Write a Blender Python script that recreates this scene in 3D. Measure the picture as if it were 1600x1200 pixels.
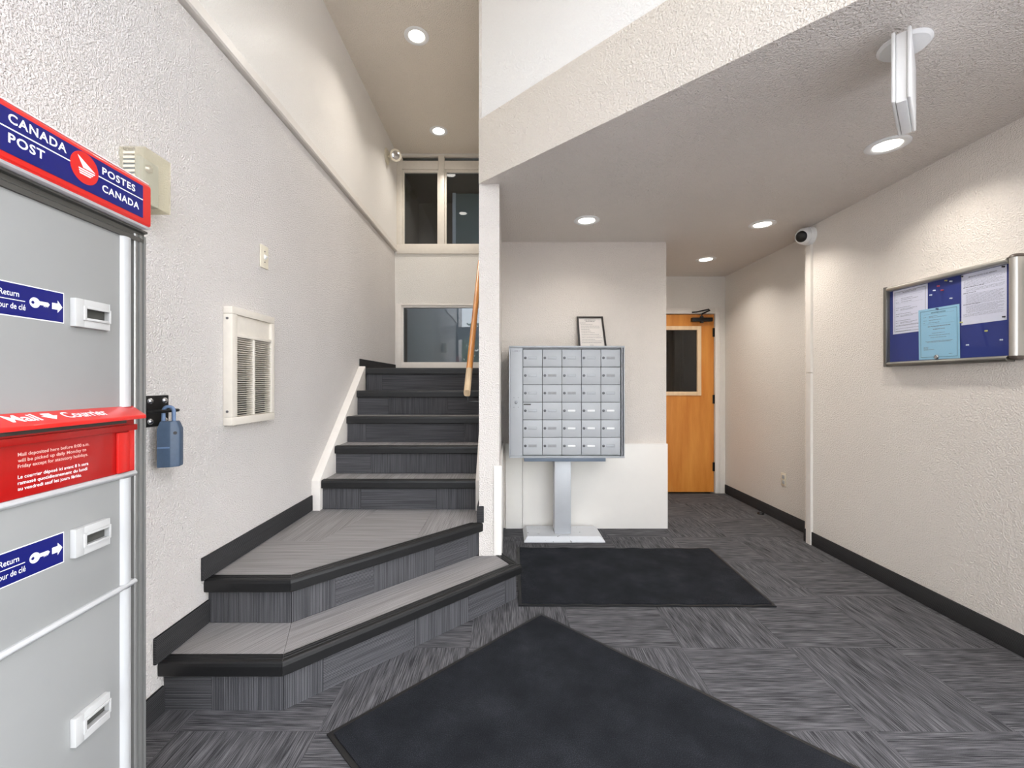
import bpy, bmesh, math, random
from mathutils import Vector, Matrix
random.seed(7)
for o in list(bpy.data.objects): bpy.data.objects.remove(o, do_unlink=True)
S = bpy.context.scene
C = S.collection
R = math.radians

# ------------------------------------------------------------------ camera
cd = bpy.data.cameras.new('camera')
cd.sensor_width = 36; cd.lens = 36 * 690 / 1600
cd.shift_x = 7 / 1600; cd.shift_y = -1 / 1600
cd.clip_start = .02
cam = bpy.data.objects.new('camera', cd); C.objects.link(cam)
cam.location = (0, 0, 1.245); cam.rotation_euler = (R(90), 0, 0)
S.camera = cam

# ------------------------------------------------------------------ sky and exposure
W = bpy.data.worlds.new('sky'); S.world = W; W.use_nodes = True
nt = W.node_tree; nt.nodes.clear()
sky = nt.nodes.new('ShaderNodeTexSky'); sky.sky_type = 'NISHITA'; sky.sun_disc = False
sky.sun_elevation = R(48); sky.sun_rotation = R(120)
mx = nt.nodes.new('ShaderNodeMixRGB'); mx.inputs[0].default_value = .72
mx.inputs[2].default_value = (4.5, 4.42, 4.45, 1)
bg = nt.nodes.new('ShaderNodeBackground'); bg.inputs[1].default_value = 1.55
wo = nt.nodes.new('ShaderNodeOutputWorld')
nt.links.new(sky.outputs[0], mx.inputs[1]); nt.links.new(mx.outputs[0], bg.inputs[0]); nt.links.new(bg.outputs[0], wo.inputs[0])
DOWNLIGHT = 6.0
S.view_settings.view_transform = 'Standard'; S.view_settings.look = 'None'
S.view_settings.gamma = 1; S.view_settings.use_curve_mapping = False
S.view_settings.exposure = 0.16

for (px, py, ps, pr) in ((-.455, -.98, 1.72, R(180)), (1.43, .02, 2.76, R(225))):     # guide sky sampling through the two glazed entrance walls
    pl_ = bpy.data.lights.new('daylight_portal', 'AREA'); pl_.shape = 'RECTANGLE'; pl_.size = ps; pl_.size_y = 3.9; pl_.cycles.is_portal = True
    po = bpy.data.objects.new('daylight_portal', pl_); C.objects.link(po); po.location = (px, py, 1.96); po.rotation_euler = (R(90), 0, pr)

# ------------------------------------------------------------------ helpers
def lin(c):
    c = c / 255
    return c / 12.92 if c <= .04045 else ((c + .055) / 1.055) ** 2.4
def rgb(r, g, b): return (lin(r), lin(g), lin(b), 1)

class NT:
    def __init__(s, name):
        s.m = bpy.data.materials.new(name); s.m.use_nodes = True
        s.t = s.m.node_tree; s.t.nodes.clear()
        s.out = s.n('ShaderNodeOutputMaterial')
        s.p = s.n('ShaderNodeBsdfPrincipled'); s.l(s.p.outputs[0], s.out.inputs[0])
    def n(s, t, **k):
        q = s.t.nodes.new(t)
        for a, b in k.items(): setattr(q, a, b)
        return q
    def l(s, a, b): s.t.links.new(a, b)
    def set(s, **k):
        names = dict(c='Base Color', r='Roughness', m='Metallic', spec='Specular IOR Level', coat='Coat Weight', trans='Transmission Weight', ior='IOR')
        for a, b in k.items(): s.p.inputs[names[a]].default_value = b
    def noise(s, scale, detail=3, rough=.55, vec=None):
        q = s.n('ShaderNodeTexNoise'); q.inputs['Scale'].default_value = scale
        q.inputs['Detail'].default_value = detail; q.inputs['Roughness'].default_value = rough
        if vec is not None: s.l(vec, q.inputs['Vector'])
        return q.outputs['Fac']
    def ramp(s, fac, stops):
        q = s.n('ShaderNodeValToRGB'); e = q.color_ramp.elements
        while len(e) < len(stops): e.new(.5)
        for i, (p, c) in enumerate(stops):
            e[i].position = p; e[i].color = c if len(c) == 4 else (*c, 1)
        s.l(fac, q.inputs[0]); return q.outputs[0]
    def bump(s, h, strength, dist):
        q = s.n('ShaderNodeBump'); q.inputs['Strength'].default_value = strength; q.inputs['Distance'].default_value = dist
        s.l(h, q.inputs['Height']); s.l(q.outputs[0], s.p.inputs['Normal']); return q
    def math(s, op, a, b):
        q = s.n('ShaderNodeMath', operation=op)
        for i, v in enumerate((a, b)):
            if isinstance(v, (int, float)): q.inputs[i].default_value = v
            else: s.l(v, q.inputs[i])
        return q.outputs[0]
    def coord(s, kind='Object', scale=(1, 1, 1), rot=(0, 0, 0), loc=None):
        q = s.n('ShaderNodeTexCoord'); mp = s.n('ShaderNodeMapping')
        mp.inputs['Scale'].default_value = scale; mp.inputs['Rotation'].default_value = rot
        s.l(q.outputs[kind], mp.inputs['Vector'])
        return mp.outputs[0]

M = {}
def plain(name, c, r=.5, m=0, wear=.06, scale=30, bump=0, coat=0):
    """paint / plastic / metal with slight mottling"""
    t = NT(name); t.set(r=r, m=m, coat=coat)
    v = t.coord(); f = t.noise(scale, 4, .6, v)
    lo = tuple(x * (1 - wear) for x in c[:3]); hi = tuple(min(1, x * (1 + wear)) for x in c[:3])
    t.l(t.ramp(f, [(.3, lo), (.7, hi)]), t.p.inputs['Base Color'])
    if bump: t.bump(f, bump, .001)
    M[name] = t.m; return t
def stucco(name, c, scale, dist, r=.42, stain=.05, blobs=0.5, soft=.62):
    """sprayed drywall texture"""
    t = NT(name); t.set(r=r)
    v = t.coord()
    a = t.noise(scale, 3, .5, v)
    a = t.ramp(a, [(.40, (0, 0, 0)), (soft, (1, 1, 1))])
    b = t.noise(scale * .45, 2, .5, v)
    b = t.ramp(b, [(.56, (0, 0, 0)), (.70, (1, 1, 1))])
    h = t.math('ADD', a, t.math('MULTIPLY', b, blobs))
    t.bump(h, .9, dist)
    s = t.noise(1.3, 3, .6, v)
    lo = tuple(x * (1 - stain) for x in c[:3])
    t.l(t.ramp(s, [(.3, lo), (.65, c[:3])]), t.p.inputs['Base Color'])
    M[name] = t.m

stucco('left_wall', rgb(241, 235, 230), 150, .0048, .40, .05, .7, .58)
stucco('left_wall_upper', rgb(240, 236, 230), 150, .0016, .30, .03)
stucco('right_wall', rgb(244, 237, 228), 130, .0026, .36, .04)
stucco('alcove_wall', rgb(232, 227, 219), 130, .0018, .36, .04)
stucco('panel_wall', rgb(226, 217, 207), 140, .0022, .40, .04)
stucco('low_ceiling', rgb(238, 230, 221), 105, .0050, .34, .05, .9, .60)
stucco('high_ceiling', rgb(238, 228, 213), 95, .0030, .45, .03)
stucco('pillar_paint', rgb(226, 219, 211), 140, .0026, .40, .03, .9, .6)
stucco('fascia_paint', rgb(236, 228, 216), 130, .0028, .42, .04, .9, .6)
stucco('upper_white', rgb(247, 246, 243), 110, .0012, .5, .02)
stucco('back_wall', rgb(228, 224, 216), 150, .0014, .45, .03)
plain('trim_white', rgb(230, 224, 216), .38, 0, .02)
plain('panel_white', rgb(232, 227, 219), .28, 0, .02, 4)
plain('frame_cream', rgb(222, 215, 203), .38, 0, .03)
plain('plastic_white', rgb(240, 240, 238), .35, 0, .015)
plain('plastic_cream', rgb(228, 220, 200), .4, 0, .03)
plain('plastic_grey', rgb(176, 182, 184), .4, 0, .03)
plain('black_rubber', rgb(14, 14, 15), .5, 0, .25, 60, .3)
plain('black_metal', rgb(22, 22, 23), .35, .3, .1)
plain('dark_frame', rgb(34, 36, 36), .4, .4, .1)
plain('chrome', rgb(205, 205, 208), .18, 1, .03)
plain('dull_steel', rgb(120, 120, 122), .35, 1, .1)
plain('lock_steel', rgb(84, 84, 86), .4, .6, .1)
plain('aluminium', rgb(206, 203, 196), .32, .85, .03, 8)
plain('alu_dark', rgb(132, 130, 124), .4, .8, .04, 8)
plain('end_cap', rgb(92, 82, 74), .45, 0, .08)
plain('box_grey', rgb(150, 151, 149), .30, 0, .02, 6)
plain('box_grey_light', rgb(184, 185, 185), .30, 0, .02, 6)
plain('box_rail', rgb(150, 150, 147), .3, .55, .04, 8)
plain('box_rail_dark', rgb(98, 97, 93), .35, .5, .05, 8)
plain('slot_grey', rgb(190, 190, 188), .4, 0, .02)
plain('slot_dark', rgb(70, 70, 66), .6, 0, .1)
plain('post_red', rgb(208, 34, 29), .28, 0, .03, 8, 0, .3)
plain('post_red_shaded', rgb(168, 18, 16), .3, 0, .03, 8, 0, .3)  # darker copy of the red: shade under the hood is put into the colour
plain('post_blue', rgb(12, 20, 104), .35, 0, .03)
plain('print_white', rgb(245, 245, 245), .5, 0, .01)
plain('print_faded', rgb(236, 190, 180), .5, 0, .05)
plain('print_ink', rgb(48, 48, 52), .7, 0, .1)
plain('print_ink_soft', rgb(134, 134, 142), .7, 0, .1)
plain('lockbox_blue', rgb(68, 86, 108), .45, 0, .08, 60)
plain('shackle_blue', rgb(104, 128, 162), .4, 0, .05)
plain('mailbox_metal', rgb(170, 172, 175), .45, .2, .025, 12)
plain('mailbox_door_paint', rgb(176, 178, 180), .5, .1, .025, 12)
plain('pedestal_paint', rgb(188, 190, 193), .38, .2, .03, 12)
plain('slate_paint', rgb(120, 132, 148), .4, .2, .03)
plain('card_white', rgb(238, 238, 236), .5, 0, .02)
plain('card_grey', rgb(150, 150, 150), .5, 0, .1)
plain('paper_white', rgb(232, 231, 240), .6, 0, .01)
plain('paper_warm', rgb(214, 207, 200), .6, 0, .02)
plain('paper_blue', rgb(160, 208, 226), .6, 0, .01)
plain('felt_blue', rgb(38, 54, 128), .9, 0, .12, 300, .2)
plain('frame_black', rgb(38, 32, 28), .4, 0, .1)
plain('pin_clear', rgb(226, 230, 238), .2, 0, .02)
plain('pin_red', rgb(200, 60, 70), .3, 0, .05)
plain('pin_blue', rgb(40, 66, 110), .3, 0, .05)
plain('pin_yellow', rgb(206, 200, 110), .3, 0, .05)
plain('pin_black', rgb(30, 34, 40), .3, 0, .05)
plain('concrete', rgb(174, 173, 174), .85, 0, .12, 6)
plain('siding_paint', rgb(196, 192, 186), .6, 0, .04)
plain('leaf_green', rgb(84, 122, 58), .6, 0, .3, 4)
plain('bark', rgb(92, 78, 64), .9, 0, .3, 20)
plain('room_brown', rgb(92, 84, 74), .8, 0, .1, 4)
plain('room_teal', rgb(84, 106, 110), .7, 0, .05, 4)
plain('room_pale', rgb(196, 202, 214), .7, 0, .03, 4)
plain('curtain_grey', rgb(112, 106, 96), .9, 0, .1, 20)

def glass(name, tint=(1, 1, 1), ior=1.52, rough=.0):
    t = NT(name); t.t.nodes.remove(t.p)
    tr = t.n('ShaderNodeBsdfTransparent'); tr.inputs[0].default_value = (*tint, 1)
    gl = t.n('ShaderNodeBsdfGlossy'); gl.inputs['Roughness'].default_value = rough
    fr = t.n('ShaderNodeFresnel'); fr.inputs[0].default_value = ior
    ms = t.n('ShaderNodeMixShader')
    ge = t.n('ShaderNodeNewGeometry'); fac = t.math('MULTIPLY', fr.outputs[0], t.math('SUBTRACT', 1.0, ge.outputs['Backfacing']))
    t.l(fac, ms.inputs[0]); t.l(tr.outputs[0], ms.inputs[1]); t.l(gl.outputs[0], ms.inputs[2])
    t.l(ms.outputs[0], t.out.inputs[0]); M[name] = t.m
glass('clear_glass', (.98, .98, .98), 1.45)
glass('dark_glass', (.62, .66, .66), 1.75)
glass('door_glass', (.7, .72, .70), 1.7)
glass('board_glazing', (.97, .98, 1), 1.35)

def emis(name, c, k):
    t = NT(name); t.set(c=(1, 1, 1, 1)); t.p.inputs['Emission Color'].default_value = (*c, 1); t.p.inputs['Emission Strength'].default_value = k
    M[name] = t.m
emis('lamp_lens', (1, .95, .87), 9)

t = NT('frosted_cover'); t.set(c=rgb(226, 220, 200), r=.35, trans=.0)      # cream see-through guard
tr = t.n('ShaderNodeBsdfTransparent'); tr.inputs[0].default_value = (.96, .95, .9, 1)
ms = t.n('ShaderNodeMixShader'); ms.inputs[0].default_value = .24
t.l(tr.outputs[0], ms.inputs[1]); t.l(t.p.outputs[0], ms.inputs[2]); t.l(ms.outputs[0], t.out.inputs[0]); M['frosted_cover'] = t.m

def carpet(name, lo, hi, ridge=0.0, along=3.5, across=190):
    """striped loop carpet; u of the UV map runs along the stripes, in metres"""
    t = NT(name); t.set(r=.95, spec=.15)
    tc = t.n('ShaderNodeTexCoord'); oi = t.n('ShaderNodeObjectInfo')
    add = t.n('ShaderNodeVectorMath', operation='ADD')
    cmb = t.n('ShaderNodeCombineXYZ')
    k = t.math('MULTIPLY', oi.outputs['Random'], 37.0)
    t.l(k, cmb.inputs[0]); t.l(k, cmb.inputs[1])
    t.l(tc.outputs['UV'], add.inputs[0]); t.l(cmb.outputs[0], add.inputs[1])
    mp = t.n('ShaderNodeMapping'); mp.inputs['Scale'].default_value = (along, across, 1); t.l(add.outputs[0], mp.inputs['Vector'])
    s1 = t.noise(1, 2, .5, mp.outputs[0])
    mp2 = t.n('ShaderNodeMapping'); mp2.inputs['Scale'].default_value = (along * .25, across * .16, 1); t.l(add.outputs[0], mp2.inputs['Vector'])
    s2 = t.noise(1, 2, .5, mp2.outputs[0])
    mp3 = t.n('ShaderNodeMapping'); mp3.inputs['Scale'].default_value = (420, 420, 1); t.l(add.outputs[0], mp3.inputs['Vector'])
    s3 = t.noise(1, 1, .5, mp3.outputs[0])
    f = t.math('ADD', t.math('MULTIPLY', s1, .62), t.math('ADD', t.math('MULTIPLY', s2, .26), t.math('MULTIPLY', s3, .14)))
    if ridge:
        w = t.n('ShaderNodeTexWave'); w.bands_direction = 'Y'; w.inputs['Scale'].default_value = 50; w.inputs['Distortion'].default_value = .4
        t.l(tc.outputs['UV'], w.inputs['Vector'])
        f = t.math('ADD', t.math('MULTIPLY', f, 1 - ridge), t.math('MULTIPLY', w.outputs['Fac'], ridge))
    t.l(t.ramp(f, [(.36, lo), (.52, tuple((a * .55 + b * .45) for a, b in zip(lo, hi))), (.66, hi)]), t.p.inputs['Base Color'])
    t.bump(f, .6, .0035)
    M[name] = t.m
carpet('carpet_floor', rgb(40, 40, 42)[:3], rgb(114, 113, 115)[:3], 0, 9.0, 215)
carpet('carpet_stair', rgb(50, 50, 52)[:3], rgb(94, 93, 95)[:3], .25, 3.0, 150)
carpet('carpet_tread_lit', rgb(120, 117, 116)[:3], rgb(166, 162, 160)[:3], .20, 3.0, 150)  # stair carpet in a lighter tone: light falling on the treads is in the colour
carpet('carpet_base', rgb(36, 36, 37)[:3], rgb(72, 71, 72)[:3], .5, 4, 120)

t = NT('mat_pile'); t.set(r=.97, spec=.1)
v = t.coord(); a = t.noise(330, 2, .7, v); b = t.noise(5, 3, .6, v)
f = t.math('ADD', t.math('MULTIPLY', a, .7), t.math('MULTIPLY', b, .3))
t.l(t.ramp(f, [(.36, rgb(20, 21, 24)), (.55, rgb(38, 40, 44)), (.72, rgb(74, 76, 82))]), t.p.inputs['Base Color']); t.bump(a, .7, .004); M['mat_pile'] = t.m

def wood(name, c0, c1, sc, rot=(0, 0, 0), r=.35):
    t = NT(name); t.set(r=r)
    v = t.coord('Object', sc, rot); a = t.noise(1, 5, .62, v)
    t.l(t.ramp(a, [(.3, c0), (.5, tuple((x + y) / 2 for x, y in zip(c0, c1))), (.7, c1)]), t.p.inputs['Base Color']); t.bump(a, .15, .001); M[name] = t.m
wood('door_wood', rgb(196, 116, 38), rgb(222, 150, 66), (9, 9, 1.1))
wood('oak_rail', rgb(176, 100, 32), rgb(226, 156, 70), (60, 5, 5), (R(-41), 0, 0))
wood('oak_worn', rgb(176, 150, 118), rgb(214, 188, 152), (60, 8, 8), (R(-41), 0, 0), .6)
wood('pale_wood', rgb(222, 188, 148), rgb(238, 210, 172), (20, 20, 3))

# pedestal foot with chipped paint
t = NT('scuffed_paint'); t.set(r=.4)
v = t.coord(); a = t.noise(26, 4, .6, v)
t.l(t.ramp(a, [(.66, rgb(214, 215, 216)), (.69, rgb(108, 106, 102))]), t.p.inputs['Base Color']); M['scuffed_paint'] = t.m

class MB:
    """collects faces; build() links them as one mesh object"""
    def __init__(s): s.v = []; s.f = []
    def poly(s, vs, fs):
        k = len(s.v); s.v += [tuple(map(float, p)) for p in vs]; s.f += [tuple(i + k for i in q) for q in fs]; return s
    def box(s, x0, x1, y0, y1, z0, z1):
        x0, x1 = sorted((x0, x1)); y0, y1 = sorted((y0, y1)); z0, z1 = sorted((z0, z1))
        return s.poly([(x0, y0, z0), (x1, y0, z0), (x1, y1, z0), (x0, y1, z0), (x0, y0, z1), (x1, y0, z1), (x1, y1, z1), (x0, y1, z1)],
                      [(0, 3, 2, 1), (4, 5, 6, 7), (0, 1, 5, 4), (1, 2, 6, 5), (2, 3, 7, 6), (3, 0, 4, 7)])
    def prism(s, pts, axis, a, b):
        """pts: 2-D outline; axis 'x' -> (y,z), 'y' -> (x,z), 'z' -> (x,y)"""
        def P(p, h): return {'x': (h, p[0], p[1]), 'y': (p[0], h, p[1]), 'z': (p[0], p[1], h)}[axis]
        n = len(pts); ar = sum(pts[i][0] * pts[(i + 1) % n][1] - pts[(i + 1) % n][0] * pts[i][1] for i in range(n))
        if (ar < 0) != (axis == 'y'): pts = pts[::-1]
        if a > b: a, b = b, a
        return s.poly([P(p, a) for p in pts] + [P(p, b) for p in pts],
                      [tuple(range(n))[::-1], tuple(range(n, 2 * n))] + [(i, (i + 1) % n, (i + 1) % n + n, i + n) for i in range(n)])
    def rings(s, rs, close=True):
        n = len(rs[0]); vs = [p for r in rs for p in r]; fs = []
        for j in range(len(rs) - 1):
            for i in range(n): fs.append((j * n + i, j * n + (i + 1) % n, (j + 1) * n + (i + 1) % n, (j + 1) * n + i))
        if close: fs.append(tuple(range(n))[::-1]); fs.append(tuple(range((len(rs) - 1) * n, len(rs) * n)))
        return s.poly(vs, fs)
    def lathe(s, o, d, prof, n=24, close=True):
        """prof: (distance along d, radius)"""
        d = Vector(d).normalized(); a = d.orthogonal().normalized(); b = d.cross(a); o = Vector(o)
        return s.rings([[o + d * h + (a * math.cos(2 * math.pi * i / n) + b * math.sin(2 * math.pi * i / n)) * r for i in range(n)] for h, r in prof], close)
    def cyl(s, p, q, r, n=16, r2=None):
        p, q = Vector(p), Vector(q)
        return s.lathe(p, q - p, [(0, r), ((q - p).length, r if r2 is None else r2)], n)
    def tube(s, path, r, n=10):
        path = [Vector(p) for p in path]; rs = []
        t0 = (path[1] - path[0]).normalized(); a = t0.orthogonal().normalized()
        for i, p in enumerate(path):
            t = (path[min(i + 1, len(path) - 1)] - path[max(i - 1, 0)]).normalized()
            a = (a - t * a.dot(t)).normalized(); b = t.cross(a)
            rs.append([p + (a * math.cos(2 * math.pi * k / n) + b * math.sin(2 * math.pi * k / n)) * r for k in range(n)])
        return s.rings(rs)
    def mesh(s, name, origin=(0, 0, 0), bevel=0, seg=2, uv=None, smooth=False):
        me = bpy.data.meshes.new(name); o = Vector(origin)
        me.from_pydata([Vector(p) - o for p in s.v], [], s.f)
        bm = bmesh.new(); bm.from_mesh(me)
        bmesh.ops.remove_doubles(bm, verts=bm.verts, dist=1e-6) if smooth else None
        bmesh.ops.recalc_face_normals(bm, faces=bm.faces)
        if bevel:
            es = [e for e in bm.edges if len(e.link_faces) == 2 and e.calc_face_angle(0) > .5]
            bmesh.ops.bevel(bm, geom=es, offset=bevel, segments=seg, profile=.6, affect='EDGES', clamp_overlap=True)
        if uv:
            lay = bm.loops.layers.uv.new('UVMap'); U, V = Vector(uv[0]), Vector(uv[1])
            for f in bm.faces:
                for l in f.loops: l[lay].uv = ((l.vert.co + o).dot(U), (l.vert.co + o).dot(V))
        bm.to_mesh(me); bm.free()
        if smooth or bevel:
            for p in me.polygons: p.use_smooth = True
            me.set_sharp_from_angle(angle=R(38))
        return me
    def build(s, name, mat, parent=None, origin=None, **k):
        if origin is None:
            if parent is not None: origin = ORG[parent.name]
            else:
                xs, ys, zs = zip(*s.v); origin = ((min(xs) + max(xs)) / 2, (min(ys) + max(ys)) / 2, min(zs))
        me = s.mesh(name, origin, **k); me.materials.append(M[mat] if isinstance(mat, str) else mat)
        o = bpy.data.objects.new(name, me); C.objects.link(o)
        if parent is not None: o.parent = parent; ORG[o.name] = ORG[parent.name]
        else: o.location = origin; ORG[o.name] = origin
        return o
ORG = {}
def B(*a): return MB().box(*a)
def tag(o, label, cat=None, group=None, kind=None):
    o['label'] = label
    if cat: o['category'] = cat
    if group: o['group'] = group
    if kind: o['kind'] = kind
    return o
def thing(name, label, cat, loc, group=None, kind=None, rz=0, local=False):
    o = bpy.data.objects.new(name, None); C.objects.link(o); o.location = loc; o.rotation_euler = (0, 0, rz); o.empty_display_size = .1
    ORG[o.name] = (0, 0, 0) if local else tuple(loc)
    return tag(o, label, cat, group, kind)
def struct(name, mb, mat, label, cat, **k): return tag(mb.build(name, mat, **k), label, cat, kind='structure')
def inst(src, parent, loc, rz=0, name=None):
    """another object sharing src's mesh"""
    o = src.copy(); C.objects.link(o); o.parent = parent; o.location = loc; o.rotation_euler = (0, 0, rz); ORG[o.name] = ORG[src.name]; return o

def text(s, mat, parent, fit, fr, name='lettering', bold=.0, depth=.0006, space=1.0):
    """fit=(a0,a1,b0,h): left, right, baseline, capital height in the face frame; fr(a,b,c)->local point"""
    cu = bpy.data.curves.new('t', 'FONT'); cu.body = s; cu.size = 1; cu.offset = bold; cu.resolution_u = 3; cu.space_character = space
    ob = bpy.data.objects.new('t', cu); C.objects.link(ob)
    dg = bpy.context.evaluated_depsgraph_get(); me = bpy.data.meshes.new_from_object(ob.evaluated_get(dg))
    bpy.data.objects.remove(ob, do_unlink=True)
    xs = [v.co.x for v in me.vertices]; x0, x1 = min(xs), max(xs)
    a0, a1, b0, h = fit; kx = (a1 - a0) / (x1 - x0); ky = h / .70
    for v in me.vertices: v.co = Vector(fr(a0 + (v.co.x - x0) * kx, b0 + v.co.y * ky, depth))
    me.name = name; me.materials.append(M[mat])
    o = bpy.data.objects.new(name, me); C.objects.link(o); o.parent = parent; ORG[o.name] = ORG[parent.name]
    return o

# ------------------------------------------------------------------ dimensions
XL, XR, XA = -1.31, 2.35, 2.474          # left wall, right wall, alcove's right wall
YB, YM, YD, YE, YC = 5.14, 3.80, 5.02, -.90, 3.49   # stair back wall, mailbox wall, door wall, entrance, right-wall corner
ZL, ZH = 2.46, 3.92                      # low and high ceilings
PX0, PX1, PY = -.174, -.05, 2.69         # dividing wall
RISE = 1.377 / 7
T = .12

# ------------------------------------------------------------------ the setting
fl = struct('floor', B(XL, XA, YE, YD, -.10, -.007), 'carpet_base', 'dark grey carpet tile floor of the entrance lobby', 'floor', uv=((1, 0, 0), (0, 1, 0)), origin=(0, 0, 0))
ORG['floor'] = (0, 0, 0)
TILE = .5
tmesh = B(-.2496, .2496, -.2496, .2496, -.006, 0).mesh('carpet_tile', uv=((1, 0, 0), (0, 1, 0))); tmesh.materials.append(M['carpet_floor'])
for i in range(-1, 9):
    for j in range(-2, 12):
        x0, y0 = -1.68 + .5 * i, -.92 + .5 * j + 0.0
        x1, y1 = x0 + .5, y0 + .5
        regs = [(XL, XR, YE, 2.69), (PX1, XR, 2.69, 3.49), (PX1, XA, 3.49, 3.80), (1.366, XA, 3.80, 4.985)]
        turn = (i + j) % 2
        for r in regs:
            a0, a1, b0, b1 = max(x0, r[0]), min(x1, r[1]), max(y0, r[2]), min(y1, r[3])
            if a1 - a0 < .01 or b1 - b0 < .01: continue
            if b0 > 1.95 and a1 < -.55 or (b0 > 2.4 and a1 < -.05): continue      # beneath the stairs
            if a1 - a0 > .4999 and b1 - b0 > .4999:
                o = bpy.data.objects.new('carpet_tile', tmesh); C.objects.link(o); o.location = ((a0 + a1) / 2, (b0 + b1) / 2, 0)
                o.rotation_euler = (0, 0, R(90) * turn)
            else:
                uv = ((0, 1, 0), (1, 0, 0)) if turn else ((1, 0, 0), (0, 1, 0))
                o = B(a0 + .0004, a1 - .0004, b0 + .0004, b1 - .0004, -.006, 0).build('carpet_tile', 'carpet_floor', uv=uv)
            o.parent = fl

struct('wall_left', B(XL - T, XL, YE, YB + T, -.1, 2.765), 'left_wall', 'rough sprayed off white lower wall on the left', 'wall')
struct('wall_left_upper', B(XL - T, XL + .022, YE, YB - .001, 2.835, ZH), 'left_wall_upper', 'smoother off white upper wall above the left ledge', 'wall')
struct('trim_1', MB().prism([(XL - .11, 2.7655), (XL - .014, 2.7655), (XL - .014, 2.776), (XL + .022, 2.776), (XL + .030, 2.782), (XL + .030, 2.828), (XL + .022, 2.8345), (XL - .11, 2.8345)], 'y', YE, YB - .001), 'trim_white', 'smooth ledge strip running along the left wall', 'trim')
# stair back wall with its two window openings
wb = MB()
UW = (-1.29, -.19, 2.75, 3.90); LW = (-1.30, -.19, 1.40, 2.17)
wb.box(XL, UW[0], YB, YB + T, 1.20, ZH).box(UW[1], PX0, YB, YB + T, 1.20, ZH)
wb.box(UW[0], UW[1], YB, YB + T, LW[3], UW[2]).box(UW[0], UW[1], YB, YB + T, UW[3], ZH).box(UW[0], UW[1], YB, YB + T, 1.20, LW[2]).box(XL, PX0, YB, YB + T, -.1, 1.1999)
struct('wall_back', wb, 'back_wall', 'pale grey wall between the two stair windows', 'wall')
struct('wall_divider', B(PX0, PX1, PY, YB + T, -.1, ZH), 'pillar_paint', 'end of the dividing wall between the stairs and mailboxes', 'wall')
struct('wall_mailbox', B(PX1, 1.366, YM, YD + T, -.1, ZL), 'panel_wall', 'off white wall behind the grey mailbox unit', 'wall')
# door wall
dw = MB().box(1.366, 1.455, YD, YD + T, -.1, ZL).box(2.355, XA, YD, YD + T, -.1, ZL).box(1.455, 2.355, YD, YD + T, 2.035, ZL)
struct('wall_alcove', dw, 'alcove_wall', 'short wall above and beside the wooden door', 'wall')
struct('wall_right_alcove', B(XA, XA + T, YC, YD + T, -.1, ZL), 'alcove_wall', 'set back right wall with the power outlet', 'wall')
struct('wall_right', B(XR, XA + T, 1.05, YC, -.1, ZL), 'right_wall', 'cream textured right wall carrying the notice board', 'wall')
# low ceiling and the diagonal bulkhead: its edge runs at 45 degrees from the dividing wall to the glazed entrance
D0 = (PX0, PY); D1 = (1.905, PY - (1.905 - PX0))
lc = MB().prism([(PX0 + .003, PY - .0005), D1, (XR, 1.053), (XA + T, 1.053), (XA + T, YD + T), (PX1 + .0005, YD + T), (PX1 + .0005, PY - .0005)], 'z', ZL, ZL + .05)
struct('ceiling_low', lc, 'low_ceiling', 'low grey beige sprayed ceiling over the mailbox area', 'ceiling')
n = Vector((1, 1, 0)).normalized()
def diag(off0, off1, z0, z1):
    a, b = Vector((*D0, 0)), Vector((*D1, 0))
    return MB().prism([(a + n * off0)[:2], (b + n * off0)[:2], (b + n * off1)[:2], (a + n * off1)[:2]], 'z', z0, z1)
struct('wall_bulkhead', diag(-.002, .07, ZL + .0005, 2.847), 'fascia_paint', 'cream textured diagonal fascia along the low ceiling edge', 'wall')
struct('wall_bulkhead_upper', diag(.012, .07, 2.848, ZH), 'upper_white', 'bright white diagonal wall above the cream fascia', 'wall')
struct('ceiling', MB().prism([(XL, YE), (.40, YE), (1.95, .65), (1.95, .70), (PX0 + .06, PY + .05), (PX0 + .06, YB + T), (XL, YB + T)], 'z', ZH, ZH + .1), 'high_ceiling', 'high beige ceiling above the stairs and foyer', 'ceiling')
# lower white panels
def panels(name, label, pieces, mat='panel_white'):
    t = thing(name, label, 'trim', pieces[0][1][0:1] + pieces[0][1][2:3] + (0,), kind='structure')
    for nm, b in pieces: B(*b).build(nm, mat, t, bevel=.003)
panels('trim_2', 'smooth white panelling low on the wall behind the mailboxes',
       [('wall_panel', (PX1 + .034, .126, YM - .020, YM - .001, 0.0005, .727)), ('wall_panel', (.128, 1.372, YM - .020, YM - .001, 0.0005, .727))])
panels('trim_3', 'smooth white corner panel at the foot of the dividing wall',
       [('wall_panel', (PX1 - .034, PX1 + .014, PY - .008, PY - .0005, .20, .745)), ('wall_panel', (PX1 + .0005, PX1 + .014, PY, YM - .021, 0.0005, .745))])

# baseboards (carpet strip)
def base(name, label, boxes, uv):
    o = None
    if len(boxes) == 1: return struct(name, B(*boxes[0]), 'carpet_base', label, 'baseboard', uv=uv, bevel=.003)
    t = thing(name, label, 'baseboard', (boxes[0][0], boxes[0][2], boxes[0][4]), kind='structure')
    for b in boxes: B(*b).build('base_strip', 'carpet_base', t, uv=uv, bevel=.003)
UY = ((0, 1, 0), (0, 0, 1)); UX = ((1, 0, 0), (0, 0, 1))
base('baseboard_left', 'dark carpet strip stepping up along the left wall',
     [(XL + .0005, XL + .012, .2, 1.675, .0005, .10), (XL + .0005, XL + .012, 1.63, 1.93, RISE + .006, RISE + .105), (XL + .0005, XL + .012, 1.885, 2.945, 2 * RISE + .006, 2 * RISE + .105), (XL + .0005, XL + .012, 3.90, YB - .002, 7 * RISE + .001, 7 * RISE + .085)], UY)
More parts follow.
